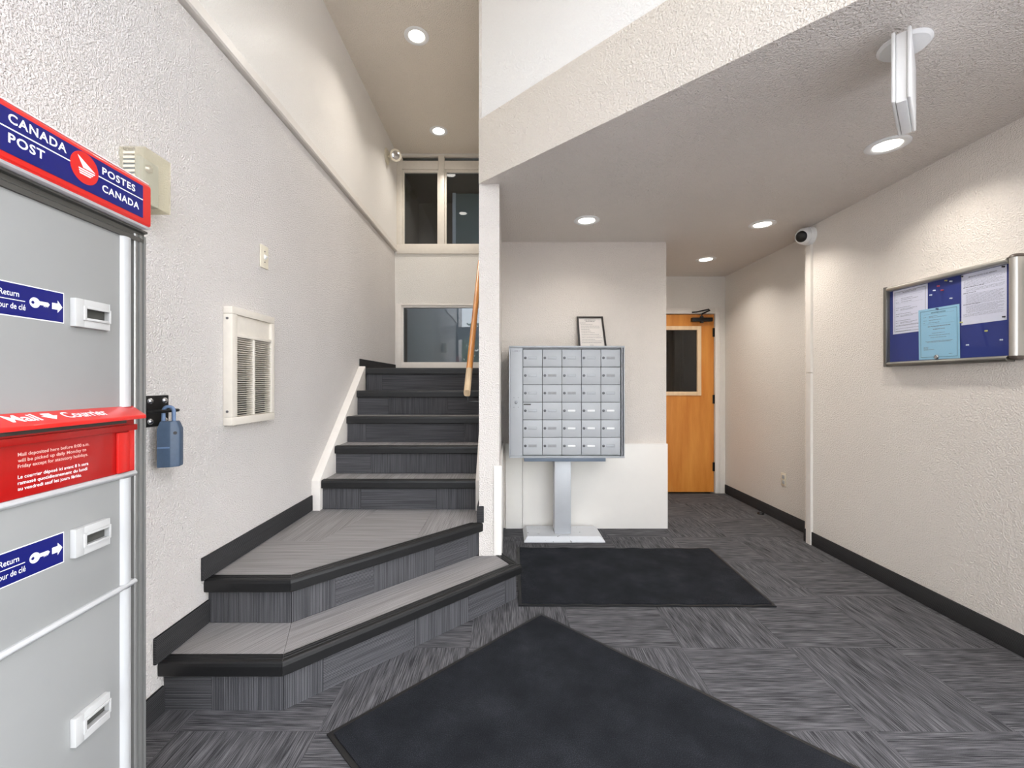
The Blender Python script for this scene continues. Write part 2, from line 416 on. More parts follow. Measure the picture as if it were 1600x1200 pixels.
base('baseboard_right', 'dark carpet strip along the foot of the right wall', [(XR - .012, XR - .0005, 1.06, YC + .0, .0005, .10)], UY)
base('baseboard_alcove', 'dark carpet strip along the set back right wall', [(XA - .012, XA - .0005, YC + .001, YD - .014, .0005, .10)], UY)
base('baseboard_pillar', 'small dark carpet strip wrapped around the dividing wall corner on the stairs',
     [(PX0 - .012, PX0 + .030, PY - .013, PY - .001, 2 * RISE + .006, 2 * RISE + .105), (PX0 - .012, PX0 - .0005, PY - .0005, 2.955, 2 * RISE + .001, 2 * RISE + .105)], UX)

# ------------------------------------------------------------------ stairs
st = thing('staircase', 'grey carpeted stairs with black rubber nosings and angled lower steps', 'stairs', (-.7, 2.0, 0))
def nosing(path, z, closed_dirs=None):
    """one black nosing strip per straight run, mitred; inward lies to the left of the path"""
    pts = [Vector((p[0], p[1], 0)) for p in path]; dirs = []
    for i in range(len(pts) - 1):
        d = (pts[i + 1] - pts[i]).normalized(); dirs.append((d, Vector((-d.y, d.x, 0))))
    mit = []
    for i in range(len(pts)):
        if i == 0: m = dirs[0][1]
        elif i == len(pts) - 1: m = dirs[-1][1]
        else:
            s = dirs[i - 1][1] + dirs[i][1]; m = s / s.dot(dirs[i][1])
        mit.append(m)
    if closed_dirs:
        for i, m in closed_dirs.items(): mit[i] = Vector((*m, 0))
    prof = [(.018, -.050), (.003, -.050), (0, -.046), (-.001, -.012), (.001, -.001), (.006, .004), (.018, .005), (.020, .003), (.024, .003), (.026, .005), (.034, .005), (.036, .003), (.040, .003), (.042, .005), (.052, .005), (.055, .0005), (.055, -.004), (.018, -.006)]
    for i in range(len(pts) - 1):
        d = dirs[i][0]
        rs = []
        for k, e in ((i, .0008), (i + 1, -.0008)):
            rs.append([pts[k] + d * e + mit[k] * a + Vector((0, 0, z + b)) for a, b in prof])
        MB().rings(rs).build('nosing', 'black_rubber', st)
PA = [(XL + .001, 1.651), (-.842, 1.651), (.081, 2.546), (PX1 + .015, 2.735)]
PB = [(XL + .001, 1.903), (-.935, 1.903), (-.149, PY - .002)]
nosing(PA, RISE)
nosing(PB, 2 * RISE, {2: (-1.414, 0)})
def tread(poly, z, uv, name='tread', mat='carpet_tread_lit'):
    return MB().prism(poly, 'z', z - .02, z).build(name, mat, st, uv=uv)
UF = ((1, 0, 0), (0, 1, 0)); UFY = ((0, 1, 0), (1, 0, 0)); s2 = .7071; UD = ((s2, s2, 0), (-s2, s2, 0)); UDn = ((-s2, s2, 0), (s2, s2, 0))
zA, zB = RISE, 2 * RISE
tread([(XL + .001, 1.66), (-.85, 1.66), (-.947, 1.9325), (XL + .001, 1.9325)], zA, ((.5, .86, 0), (-.86, .5, 0)))
tread([(-.8485, 1.66), (.074, 2.546), (PX1 + .016, 2.715), (PX1 + .016, PY - .009), (PX0 - .002, PY - .009), (-.195, PY - .009), (-.9455, 1.9335)], zA, UD)
# landing laid with four carpet pieces
tread([(XL + .001, 1.912), (-.94, 1.912), (-.47, 2.38), (-1.02, 2.38), (XL + .001, 2.40)], zB, UF)
tread([(-.4685, 2.3815), (-.159, PY - .002), (PX0 - .013, PY - .002), (PX0 - .013, 2.984), (-.50, 2.984), (-.50, 2.3815)], zB, UFY)
tread([(-1.02, 2.3815), (-.5015, 2.3815), (-.5015, 2.984), (-.86, 2.984)], zB, UF)
tread([(XL + .001, 2.4015), (-1.0215, 2.3815), (-.8615, 2.984), (XL + .001, 2.984)], zB, UFY)
# risers of the two angled steps, in strips of carpet tile
def riser_path(p, q, z0, z1, cuts, vert):
    p, q = Vector((*p, 0)), Vector((*q, 0)); L = (q - p).length; d = (q - p) / L; nn = Vector((-d.y, d.x, 0))
    cs = [0] + cuts + [1]
    for i in range(len(cs) - 1):
        a = p + d * (L * cs[i] + .0008); b = p + d * (L * cs[i + 1] - .0008)
        uv = ((0, 0, 1), tuple(d)) if vert[i] else (tuple(d), (0, 0, 1))
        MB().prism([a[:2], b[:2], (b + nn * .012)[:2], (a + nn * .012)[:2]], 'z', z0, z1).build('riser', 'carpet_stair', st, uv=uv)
riser_path((XL + .001, 1.681), (-.855, 1.681), 0.001, zA - .021, [.40], [0, 1])
riser_path((-.853, 1.681), (.049, 2.555), 0.001, zA - .021, [.12, .46, .72, .93], [1, 0, 1, 0, 1])
riser_path((.048, 2.558), (PX1 + .016, 2.72), 0.001, zA - .021, [], [1])
riser_path((XL + .001, 1.933), (-.948, 1.933), zA + .001, zB - .021, [.36], [1, 1])
riser_path((-.946, 1.933), (-.1755, 2.7015), zA + .001, zB - .021, [.18, .36, .70, .92], [1, 0, 1, 0, 1])
# straight flight
SX0, SX1 = -1.25, -.214
NY = [2.96 + .2313 * i for i in range(5)]
cuts = {1: ([525, 564, 682], [1, 1, 0, 1]), 2: ([579, 610, 666], [0, 1, 1, 1]), 3: ([572, 726], [1, 0, 1]), 4: ([607, 641, 700], [0, 1, 1, 0]), 5: ([597], [1, 0])}
for i in range(1, 6):
    z = (i + 2) * RISE; y = NY[i - 1]
    yr = y + .025
    cs = [SX0] + [(c - 793) * yr / 690 for c in cuts[i][0]] + [SX1]
    for k in range(len(cs) - 1):
        v = cuts[i][1][k]
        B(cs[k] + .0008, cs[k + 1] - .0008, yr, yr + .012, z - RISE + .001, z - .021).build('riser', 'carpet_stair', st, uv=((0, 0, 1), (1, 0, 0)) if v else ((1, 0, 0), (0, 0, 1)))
    nosing([(SX0, y), (SX1, y)], z)
    if i < 5: tread([(SX0, y + .012), (SX1, y + .012), (SX1, NY[i] + .024), (SX0, NY[i] + .024)], z, UFY)
tread([(XL + .0005, NY[4] + .012), (PX0 - .0005, NY[4] + .012), (PX0 - .0005, YB - .0005), (XL + .0005, YB - .0005)], 7 * RISE, UF, 'landing')
for nm, x0, x1 in (('stringer', XL + .0006, SX0 - .001), ('stringer', SX1 + .001, PX0 - .0006)):
    k = RISE / .2313; y0, z0 = 2.945, 3 * RISE + .006
    MB().prism([(y0, zB + .001), (y0, z0), (NY[4] - .0, z0 + (NY[4] - y0) * k), (NY[4] + .011, 7 * RISE - .001), (NY[4] + .011, 7 * RISE - .3), (y0 + .25, zB + .001)], 'x', x0, x1).build(nm, 'trim_white', st, bevel=.003)

# handrail on the dividing wall
hr = thing('handrail', 'oak handrail with worn lower end beside the stairs', 'handrail', (-.245, 2.69, 1.16))
rd = Vector((0, 1, .885)).normalized(); rp = Vector((-.248, 2.70, 1.185))
def rail(a, b, mat, name):
    up = Vector((0, -rd.z, rd.y)); sd = Vector((1, 0, 0)); rs = []
    for t_ in (a, b):
        c = rp + rd * t_
        rs.append([c + sd * (.020 * math.copysign(abs(math.cos(q)) ** .6, math.cos(q))) + up * (.026 * math.copysign(abs(math.sin(q)) ** .6, math.sin(q))) for q in [i * math.pi / 10 for i in range(20)]])
    return MB().rings(rs).build(name, mat, hr, smooth=True)
rail(0, .215, 'oak_worn', 'worn_rail_end'); rail(.216, 1.75, 'oak_rail', 'rail')
for t_ in (.05, 1.3):
    c = rp + rd * t_ - Vector((0, 0, .03))
    MB().tube([c, c - Vector((0, 0, .050)), c - Vector((-.006, 0, .058)), c - Vector((-.068, 0, .058))], .0055, 8).build('bracket', 'black_metal', hr, smooth=True)

# ------------------------------------------------------------------ stair windows
w1 = thing('window_1', 'upper stair window with cream frame and dark panes', 'window', (-.74, YB, 2.75), kind='structure')
f = MB(); ya, yb = YB - .012, YB + .06
xs = [(-1.29, -1.225), (-.806, -.733), (-.275, -.19)]
for a, b in xs: f.box(a, b, ya, yb, 2.862, 3.90)
f.box(-1.29, -.19, ya - .002, yb, 2.75, 2.862)
for a, b in ((-1.225, -.806), (-.733, -.275)): f.box(a, b, ya + .002, yb, 3.735, 3.832); f.box(a, b, ya + .002, yb, 3.88, 3.90)
f.build('window_frame', 'frame_cream', w1, bevel=.004)
for a, b in ((-1.225, -.806), (-.733, -.275)):
    g = MB()
    g.box(a, a + .022, YB + .008, YB + .05, 2.862, 3.735).box(b - .012, b, YB + .008, YB + .05, 2.862, 3.735).box(a + .022, b - .012, YB + .008, YB + .05, 3.705, 3.735).box(a + .022, b - .012, YB + .008, YB + .05, 2.862, 2.872)
    g.build('sash', 'frame_cream', w1, bevel=.002)
    B(a + .018, b - .008, YB + .030, YB + .034, 2.868, 3.712).build('pane', 'dark_glass', w1)
    B(a, b, YB + .030, YB + .034, 3.832, 3.88).build('pane', 'dark_glass', w1)
w2 = thing('window_2', 'lower stair window at the landing reflecting the entrance', 'window', (-.74, YB, 1.40), kind='structure')
f = MB().box(-1.30, -1.235, ya, yb, 1.40, 2.17).box(-.26, -.19, ya, yb, 1.40, 2.17).box(-1.235, -.26, ya, yb, 2.150, 2.17).box(-1.235, -.26, ya, yb, 1.40, 1.48)
f.build('window_frame', 'trim_white', w2, bevel=.003)
f = MB().box(-1.235, -1.214, YB + .004, yb, 1.48, 2.150).box(-.275, -.26, YB + .004, yb, 1.48, 2.150).box(-1.214, -.275, YB + .004, yb, 2.128, 2.150).box(-1.214, -.275, YB + .004, yb, 1.48, 1.492)
f.build('sash', 'trim_white', w2, bevel=.002)
B(-1.216, -.273, YB + .030, YB + .034, 1.49, 2.130).build('pane', 'dark_glass', w2)
# corridor beyond the stair windows
hall = MB().box(-1.5, .6, 7.0, 7.1, .8, 4.2).box(-1.5, -1.4, 5.255, 7.0, .8, 4.2).box(.5, .6, 5.255, 7.0, .8, 4.2).box(-1.4, .5, 5.255, 7.0, .8, .9).box(-1.4, .5, 5.255, 7.0, 4.1, 4.2)
struct('wall_corridor', hall, 'room_brown', 'dim brown walls of the corridor seen through the stair windows', 'wall')
pc = thing('corridor_partition', 'blue grey partition with pale posts behind the upper window', 'partition', (-.5, 6.6, .9))
B(-.78, .0, 6.60, 6.63, .9, 4.08).build('panel', 'room_teal', pc)
for a in (-.82, -.36, .0): B(a, a + .05, 6.57, 6.65, .9, 4.08).build('post', 'room_pale', pc)
tag(B(-1.35, .45, 5.95, 6.05, .9, 3.08).build('half_wall', 'room_pale'), 'pale half wall low behind the upper stair window', 'wall')

# ------------------------------------------------------------------ wooden door in the alcove
d = thing('door_1', 'orange wooden door with a glazed panel and black closer', 'door', (1.905, YD, 0), kind='structure')
lf = MB(); x0, x1, z1 = 1.458, 2.350, 2.030; y0, y1 = YD + .012, YD + .052
lx0, lx1, lz0, lz1 = 1.615, 2.190, 1.122, 1.882
lf.box(x0, lx0, y0, y1, .008, z1).box(lx1, x1, y0, y1, .008, z1).box(lx0, lx1, y0, y1, .008, lz0).box(lx0, lx1, y0, y1, lz1, z1)
lf.build('door_leaf', 'door_wood', d)
g = MB(); a0, a1, b0, b1 = 1.60, 2.205, 1.107, 1.897; w = .044
g.box(a0, a0 + w, y0 - .010, y0 + .02, b0, b1).box(a1 - w, a1, y0 - .010, y0 + .02, b0, b1).box(a0 + w, a1 - w, y0 - .010, y0 + .02, b0, b0 + w).box(a0 + w, a1 - w, y0 - .010, y0 + .02, b1 - w, b1)
g.build('glazing_bead', 'pale_wood', d, bevel=.002)
B(a0 + w - .004, a1 - w + .004, y0 + .018, y0 + .023, b0 + w - .004, b1 - w + .004).build('pane', 'door_glass', d)
cs = MB().box(2.356, 2.412, YD - .012, YD + .05, 0.0005, 2.10).box(1.40, 1.452, YD - .012, YD + .05, 0.0005, 2.10).box(1.452, 2.356, YD - .012, YD + .05, 2.036, 2.10)
cs.build('door_casing', 'trim_white', d, bevel=.002)
for z in (1.825, 1.064, .296):
    h = MB().cyl((2.353, y0 - .008, z - .05), (2.353, y0 - .008, z + .05), .008, 10).box(2.336, 2.362, y0 - .004, y0 + .001, z - .05, z + .05)
    h.build('hinge', 'black_metal', d, smooth=True)
cl = MB().box(2.085, 2.315, y0 - .055, y0 - .001, 1.944, 1.988).cyl((2.20, y0 - .03, 1.928), (2.20, y0 - .03, 2.005), .02, 14).build('door_closer', 'black_metal', d, bevel=.004)
MB().tube([(2.20, y0 - .03, 2.004), (2.20, y0 - .035, 2.03), (2.262, y0 - .10, 2.062), (2.25, y0 - .10, 2.072), (2.14, y0 - .035, 2.052), (2.09, YD - .015, 2.05)], .008, 8).build('closer_arm', 'black_metal', cl, smooth=True)
bw = MB().box(1.25, 2.60, 6.6, 6.7, -.1, ZL).box(1.15, 1.25, 5.13, 6.7, -.1, ZL).box(2.60, 2.7, 5.13, 6.7, -.1, ZL).box(1.25, 2.60, 5.13, 6.6, -.1, -.001).box(1.25, 2.60, 5.13, 6.6, ZL, ZL + .08)
struct('wall_back_room', bw, 'room_brown', 'dim walls of the room behind the wooden door', 'wall')
cu = MB(); N = 60
pts = [(1.3 + i * .02, 6.2 + .025 * math.sin(i * 1.1)) for i in range(N)]
cu.prism([*pts, *[(p[0], p[1] + .01) for p in pts[::-1]]], 'z', .1, 2.4)
tag(cu.build('curtain', 'curtain_grey'), 'grey curtain hanging behind the glazed panel of the wooden door', 'curtain')

# ------------------------------------------------------------------ glazed entrance behind the viewer, and outdoors
def glazing(name, label, loc, rz, W, spans, top):
    en = thing(name, label, 'door', loc, kind='structure', rz=rz, local=True)      # local x runs along the wall, y points outdoors
    f = MB(); zt = top
    for a in spans: f.box(a, a + .06, .001, .06, 0, zt)
    for a, b in zip(spans[:-1], spans[1:]): f.box(a + .06, b, .001, .06, 0, .12).box(a + .06, b, .001, .06, 2.36, 2.68).box(a + .06, b, .001, .06, zt - .08, zt)
    f.build('door_frame', 'dark_frame', en)
    for a, b in zip(spans[:-1], spans[1:]):
        B(a + .06, b, .028, .034, .12, 2.36).build('pane', 'clear_glass', en); B(a + .06, b, .028, .034, 2.68, zt - .08).build('pane', 'clear_glass', en)
glazing('window_3', 'dark framed window wall behind the viewer at the left', (.40, YE, 0), R(180), 1.71, [0, .82, 1.65], ZH)
glazing('door_2', 'dark framed glazed entrance doors set diagonally behind the viewer', (2.35, 1.05, 0), R(225), 2.757, [0, .56, 1.30, 2.04, 2.697], ZH)
struct('ground', B(-30, 30, -40, 12, -.3, -.11), 'concrete', 'pale concrete forecourt outside the entrance', 'ground')
sid = thing('neighbour_house', 'pale house wall of overlapping siding boards outside the entrance', 'building', (-2.6, -4.4, -.11))
for i in range(26): MB().prism([(-1.75, .2 * i), (-1.73, .2 * i), (-1.75, .2 * i + .2)], 'y', -6.5, -2.4).build('siding_board', 'siding_paint', sid)
B(-4.5, -1.751, -6.5, -2.4, -.11, 5.2).build('wall', 'siding_paint', sid)
def tree(x, y, h, r, label):
    t = thing('tree', label, 'tree', (x, y, -.11), 'trees outside the entrance')
    MB().cyl((x, y, -.11), (x, y, h * .6), .16, 10, .09).build('trunk', 'bark', t, smooth=True)
    m = MB()
    for i in range(1500):
        q = Vector((random.gauss(0, 1), random.gauss(0, 1), random.gauss(0, 1))).normalized() * (r * random.uniform(.55, 1))
        c = Vector((x, y, h * .65)) + Vector((q.x, q.y, q.z * 1.15)); u = Vector((random.gauss(0, 1), random.gauss(0, 1), random.gauss(0, 1))).normalized(); v = u.orthogonal().normalized()
        m.poly([c - u * .16, c + v * .09, c + u * .16, c - v * .09], [(0, 1, 2, 3)])
    o = m.build('foliage', 'leaf_green', t); o['kind'] = 'stuff'
tree(-1.3, -11.5, 4.0, 1.5, 'leafy green tree straight outside the glazed entrance')
tree(7.5, -9.0, 6.0, 2.4, 'taller leafy tree outside to the right of the entrance')

# ------------------------------------------------------------------ recessed downlights
def downlight(x, y, z, label, k=1):
    t = thing('downlight', label, 'ceiling light', (x, y, z), 'recessed ceiling downlights')
    MB().lathe((x, y, z - .0005), (0, 0, -1), [(0, .095), (.003, .095), (.007, .088), (.008, .070), (.002, .060), (0, .060)], 32, False).build('trim_ring', 'plastic_white', t, smooth=True)
    MB().lathe((x, y, z - .001), (0, 0, -1), [(0, .060), (.003, .0598)], 32).build('lens', 'lamp_lens', t)
    ld = bpy.data.lights.new('downlight_lamp', 'AREA'); ld.shape = 'DISK'; ld.size = .12; ld.energy = DOWNLIGHT * k; ld.color = (1, .94, .87); ld.spread = R(125)
    lo = bpy.data.objects.new('downlight_lamp', ld); C.objects.link(lo); lo.parent = t; lo.location = (0, 0, -.006)
downlight(1.936, 2.25, ZL, 'largest round downlight, beside the white exit sign box', .75)
downlight(.59, 3.29, ZL, 'round downlight in the low ceiling above the mailboxes', .35)
downlight(1.945, 3.37, ZL, 'round downlight next to the dome security camera', .85)
downlight(1.94, 4.32, ZL, 'small round downlight in front of the wooden door')
downlight(-.73, 4.68, ZH, 'round downlight in the high ceiling near the upper stair window', 1.1)
downlight(-.70, 3.40, ZH, 'round downlight in the high ceiling at the photo\'s top edge', 1.1)

# ------------------------------------------------------------------ exit sign box hanging from the low ceiling
ex = thing('exit_sign', 'white box shaped sign hung edge on below a round ceiling plate', 'sign', (1.424, 1.585, ZL), rz=R(45), local=True)
MB().lathe((0, 0, 0), (0, 0, -1), [(0, .078), (.004, .078), (.012, .070), (.013, .02)], 32).build('ceiling_plate', 'plastic_white', ex, smooth=True)
B(-.135, .135, -.014, .014, -.265, -.03).build('face_panel', 'plastic_white', ex, bevel=.003)
B(-.145, .145, -.026, -.0145, -.262, -.024).build('side_cover', 'plastic_white', ex, bevel=.010, seg=3)
B(-.145, .145, .0145, .026, -.262, -.024).build('side_cover', 'plastic_white', ex, bevel=.010, seg=3)
MB().cyl((0, 0, -.012), (0, 0, -.035), .02, 16).build('stem', 'plastic_white', ex, smooth=True)

# ------------------------------------------------------------------ security camera with cable duct
sc = thing('security_camera', 'white dome security camera high on the right wall corner', 'camera', (XR, 3.42, 2.385))
c0 = Vector((XR, 3.42, 2.385))
MB().lathe(c0 - Vector((.0005, 0, 0)), (-1, 0, 0), [(0, .070), (.028, .070), (.034, .066)], 32).build('base_plate', 'plastic_white', sc, smooth=True)
ax = Vector((-.86, -.42, -.22)).normalized(); cc = c0 + Vector((-.048, 0, 0))
MB().lathe(cc, ax, [(-.062, .006), (-.055, .03), (-.04, .05), (-.02, .061), (0, .064), (.02, .062), (.036, .055), (.044, .047), (.044, .04)], 32).build('shell', 'plastic_white', sc, smooth=True)
MB().lathe(cc + ax * .042, ax, [(0, .043), (.006, .042), (.014, .036), (.020, .024), (.023, .008)], 32).build('lens_cover', 'black_metal', sc, smooth=True)
cdct = thing('cable_duct', 'white plastic cable duct running down the right wall corner', 'cable duct', (XR, 3.425, 0))
MB().prism([(XR - .0005, 3.396), (XR - .018, 3.398), (XR - .020, 3.402), (XR - .020, 3.448), (XR - .018, 3.452), (XR - .0005, 3.454)], 'z', 1.33, 2.314).build('duct', 'trim_white', cdct)
MB().prism([(XR - .0125, 3.396), (XR - .018, 3.398), (XR - .020, 3.402), (XR - .020, 3.448), (XR - .018, 3.452), (XR - .0125, 3.454)], 'z', .0005, .101).build('duct', 'trim_white', cdct)
MB().prism([(XR - .0005, 3.396), (XR - .018, 3.398), (XR - .020, 3.402), (XR - .020, 3.448), (XR - .018, 3.452), (XR - .0005, 3.454)], 'z', .101, 1.325).build('duct', 'trim_white', cdct)

# ------------------------------------------------------------------ notice board
nb = thing('notice_board', 'blue felt notice board with aluminium frame and glass front', 'notice board', (XR, 2.36, 1.348))
B(XR - .020, XR - .001, 2.043, 2.70, 1.36, 1.815).build('felt_panel', 'felt_blue', nb)
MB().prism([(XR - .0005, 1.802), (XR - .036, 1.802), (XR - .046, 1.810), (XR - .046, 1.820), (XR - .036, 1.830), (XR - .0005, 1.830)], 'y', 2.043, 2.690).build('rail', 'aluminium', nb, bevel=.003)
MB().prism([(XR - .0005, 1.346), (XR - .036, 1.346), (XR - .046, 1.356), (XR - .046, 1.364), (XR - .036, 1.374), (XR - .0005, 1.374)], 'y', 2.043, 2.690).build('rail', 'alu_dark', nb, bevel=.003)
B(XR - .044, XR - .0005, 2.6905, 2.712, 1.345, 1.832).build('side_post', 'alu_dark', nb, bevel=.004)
n8 = 14
prof = [(XR - .0005, 2.005)] + [(XR - .028 - .016 * math.sin(math.pi * i / n8), 2.023 - .018 * math.cos(math.pi * i / n8)) for i in range(n8 + 1)] + [(XR - .0005, 2.041)]
MB().prism(prof, 'z', 1.372, 1.822).build('hinge_post', 'aluminium', nb, smooth=True)
for z0, z1 in ((1.8225, 1.840), (1.352, 1.3715)):
    up = z0 > 1.6
    rs = []
    for k, (hz, sc_) in enumerate(((0, 1.04), (.5, .98), (.85, .8), (1, .4))):
        z = z0 + (z1 - z0) * hz if up else z1 + (z0 - z1) * hz
        rs.append([(XR - .0005 + (p[0] - XR) * sc_, 2.021 + (p[1] - 2.021) * sc_, z) for p in prof])
    MB().rings(rs).build('end_cap', 'end_cap', nb, smooth=True)
B(XR - .036, XR - .033, 2.0425, 2.690, 1.3745, 1.8015).build('pane', 'board_glazing', nb)
MB().lathe((XR - .0362, 2.38, 1.387), (-1, 0, 0), [(0, .012), (.004, .012), (.007, .009), (.007, .003)], 20).build('lock', 'chrome', nb, smooth=True)
# papers pinned inside; print in small dashes
def print_lines(m, rows, fr):
    """rows: (a0,a1,b,h) in the paper frame; each row broken into word-like dashes"""
    for a0, a1, b, h in rows:
        a = a0
        while a < a1:
            w_ = min(random.uniform(.5, 2.2) * .0075, a1 - a)
            if w_ > .001: m.poly([fr(a, b, .0004), fr(a + w_, b, .0004), fr(a + w_, b + h, .0004), fr(a, b + h, .0004)], [(0, 1, 2, 3)])
            a += w_ + .0022
def paper(label, mat, yl, yr, z0, z1, xoff, tilt, rows, heads, border=False):
    xf = XR - .0205 - xoff; wdt = yl - yr; hgt = z1 - z0
    t = thing('notice_paper', label, 'paper', (xf, (yl + yr) / 2, z0), 'notices on the board')
    def fr(a, b, c):   # a to the viewer's right, b up from the bottom, c out of the sheet
        return (-c + 0, (yl - a) - (yl + yr) / 2 + tilt * b, b - tilt * a)
    m = MB(); T_ = .0004
    cor = [fr(0, 0, 0), fr(wdt, 0, 0), fr(wdt, hgt, 0), fr(0, hgt, 0)]; cor2 = [(p[0] + T_, p[1], p[2]) for p in cor]
    m.poly(cor + cor2, [(0, 1, 2, 3), (7, 6, 5, 4), (0, 4, 5, 1), (1, 5, 6, 2), (2, 6, 7, 3), (3, 7, 4, 0)])
    sh = m.build('sheet', mat, t, origin=(0, 0, 0))
    m = MB(); print_lines(m, [r for r in rows if len(r) == 4], fr); m.build('print', 'print_ink_soft', t, origin=(0, 0, 0))
    if border:
        m = MB(); e = .012; w_ = .0014
        for a0, a1, b0, b1 in ((e, wdt - e, e, e + w_), (e, wdt - e, hgt - e - w_, hgt - e), (e, e + w_, e, hgt - e), (wdt - e - w_, wdt - e, e, hgt - e)):
            m.poly([fr(a0, b0, .0004), fr(a1, b0, .0004), fr(a1, b1, .0004), fr(a0, b1, .0004)], [(0, 1, 2, 3)])
        m.build('printed_border', 'print_ink', t, origin=(0, 0, 0))
    ORG[t.name] = (0, 0, 0)
    for s, a0, a1, b, h in heads: text(s, 'print_ink', t, (a0, a1, b, h), fr, 'heading', .01, .0005)
def memo(w, h):
    r = [(.02, .032, h - .058, .0018), (.055, .13, h - .055, .0022), (.055, .165, h - .064, .0022), (.02, .04, h - .076, .0022), (.055, .125, h - .076, .0022), (.02, w - .03, h - .084, .0007), (.02, w - .03, h - .040, .0007)]
    for k in (.108, .145, .185): r += [(.02, .12, h - k, .0022), (.02, .04, h - k - .012, .002), (.05, .16, h - k - .010, .002), (.05, .13, h - k - .016, .002)]
    return r + [(.02, w - .02, h - .212, .002), (.02, w - .03, h - .216, .002), (.02, w - .02, h - .232, .002), (.02, .12, h - .246, .002)]
paper('white typed memo at the upper left of the notice board', 'paper_white', 2.668, 2.448, 1.540, 1.800, .0006, 0, memo(.22, .26), [('IMPORTANT NOTICE', .065, .150, .238, .005)], True)
w_, h_ = .228, .282
blue_rows = [(.03, .045, .232, .002), (.062, .11, .235, .002), (.062, .16, .228, .002), (.03, .05, .214, .002), (.062, .13, .214, .002), (.03, .04, .200, .002), (.062, .12, .200, .002), (.03, .2, .192, .0007), (.03, .2, .248, .0007),
             (.055, .18, .178, .0036), (.085, .15, .162, .0036), (.08, .15, .142, .002), (.06, .175, .130, .002), (.07, .16, .118, .002), (.04, .19, .098, .002), (.05, .18, .093, .002), (.03, .05, .068, .002), (.03, .06, .063, .002), (.03, .058, .058, .002), (.03, .09, .052, .002), (.17, .19, .026, .002)]
paper('pale blue notice with a black border, lowest on the notice board', 'paper_blue', 2.498, 2.271, 1.3775, 1.6575, .0022, .012, blue_rows, [('IMPORTANT NOTICE', .075, .155, .252, .005)], True)
h_ = .262; rows = []
for blk, (b, k, ind) in enumerate(((.222, 7, .012), (.178, 3, .024), (.150, 10, .024), (.092, 7, .024), (.052, 3, .010))):
    for i in range(k): rows.append((ind, .20 - (.04 * random.random() if i % 3 == 2 else .01 * random.random()), b - i * .0054, .0013))
for b, a1 in ((.187, .11), (.158, .07), (.100, .09)): rows.append((.010, a1, b, .0034))
paper('densely typed white notice at the upper right of the notice board', 'paper_white', 2.266, 2.060, 1.542, 1.800, .0006, 0, rows, [('IMPORTANT NOTICE TO ALL RESIDENTS', .035,   .165, .236, .0056)])
# push pins
def pin_mesh():
    return MB().lathe((0, 0, 0), (-1, 0, 0), [(0, .0035), (.001, .0045), (.003, .0025), (.007, .0025), (.009, .0042), (.010, .0036)], 12).mesh('push_pin', smooth=True)
pins = [('red', 2.383, 1.770, 'left one of two red pins high on the notice board'), ('red', 2.362, 1.743, 'right one of two red pins high on the notice board'),
        ('yellow', 2.342, 1.790, 'dull yellow pin at the top of the blue felt'), ('clear', 2.315, 1.780, 'clear pin beside the dull yellow pin on the felt'), ('clear', 2.406, 1.751, 'bright white pin left of the red pins'), ('clear', 2.426, 1.730, 'clear pin next to the white memo on the felt'),
        ('clear', 2.315, 1.691, 'clear pin just above the pale blue notice'), ('blue', 2.387, 1.648, 'dark blue pin holding the top of the pale blue notice'), ('yellow', 2.145, 1.500, 'yellowish pin under the dense white notice'),
        ('clear', 2.079, 1.450, 'clear pin near the lower right frame post'), ('clear', 2.232, 1.439, 'clear pin right of the pale blue notice'), ('yellow', 2.262, 1.557, 'yellow pin at the lower left corner of the dense notice'),
        ('black', 2.068, 1.557, 'black pin at the lower right corner of the dense notice'), ('black', 2.070, 1.792, 'black pin at the upper right corner of the dense notice'), ('black', 2.259, 1.792, 'black pin at the upper left corner of the dense notice')]
pm = {}
for c, y, z, lab in pins:
    if c not in pm: pm[c] = pin_mesh(); pm[c].materials.append(M['pin_' + c])
    o = bpy.data.objects.new('push_pin', pm[c]); C.objects.link(o); o.location = (XR - .0205 - (.0008 if 'corner' in lab else .003 if 'holding' in lab else 0), y, z); tag(o, lab, 'pin', 'push pins on the notice board')

# ------------------------------------------------------------------ cluster mailbox
mbx = thing('mailbox_unit', 'grey metal unit of thirty small locked mailboxes on a pedestal', 'mailbox', (.456, 3.55, 0))
X0, X1, Y0, Y1, Z0, Z1 = .0148, .897, 3.40, 3.772, .673, 1.531
cs = MB().box(X0, X1, Y0 + .030, Y1, Z0, Z1)
cs.build('case', 'mailbox_metal', mbx, bevel=.002)
B(.117, .872, Y0 + .0265, Y0 + .0299, .690, 1.510).build('door_backing', 'slot_dark', mbx)
rim = MB().box(X0 - .004, X1 + .004, Y0 - .006, Y0 + .0295, Z1 - .012, Z1 + .002).box(X0 - .004, X1 + .004, Y0 - .006, Y0 + .0295, Z0 - .002, Z0 + .012).box(X0 - .004, X0 + .006, Y0 - .006, Y0 + .0295, Z0 + .012, Z1 - .012).box(X1 - .004, X1 + .004, Y0 - .006, Y0 + .0295, Z0 + .012, Z1 - .012).box(X1 - .020, X1 - .012, Y0 - .004, Y0 + .0295, Z0 + .012, Z1 - .012)
rim.build('rim', 'mailbox_metal', mbx, bevel=.002)
sp = B(X0 + .0075, .1155, Y0 - .002, Y0 + .0295, Z0 + .013, Z1 - .013).build('service_panel', 'mailbox_door_paint', mbx, bevel=.002)
MB().lathe((.066, Y0 - .0022, 1.098), (0, -1, 0), [(0, .012), (.006, .011), (.007, .004)], 18).build('lock', 'dull_steel', sp, smooth=True)
for dx in (-.017, .017):
    for dz in (-.037, .037): MB().cyl((.066 + dx, Y0 - .0018, 1.098 + dz), (.066 + dx, Y0 - .004, 1.098 + dz), .003, 8).build('screw', 'dull_steel', sp)
em = MB()          # small winged maker's mark at the top of the service panel
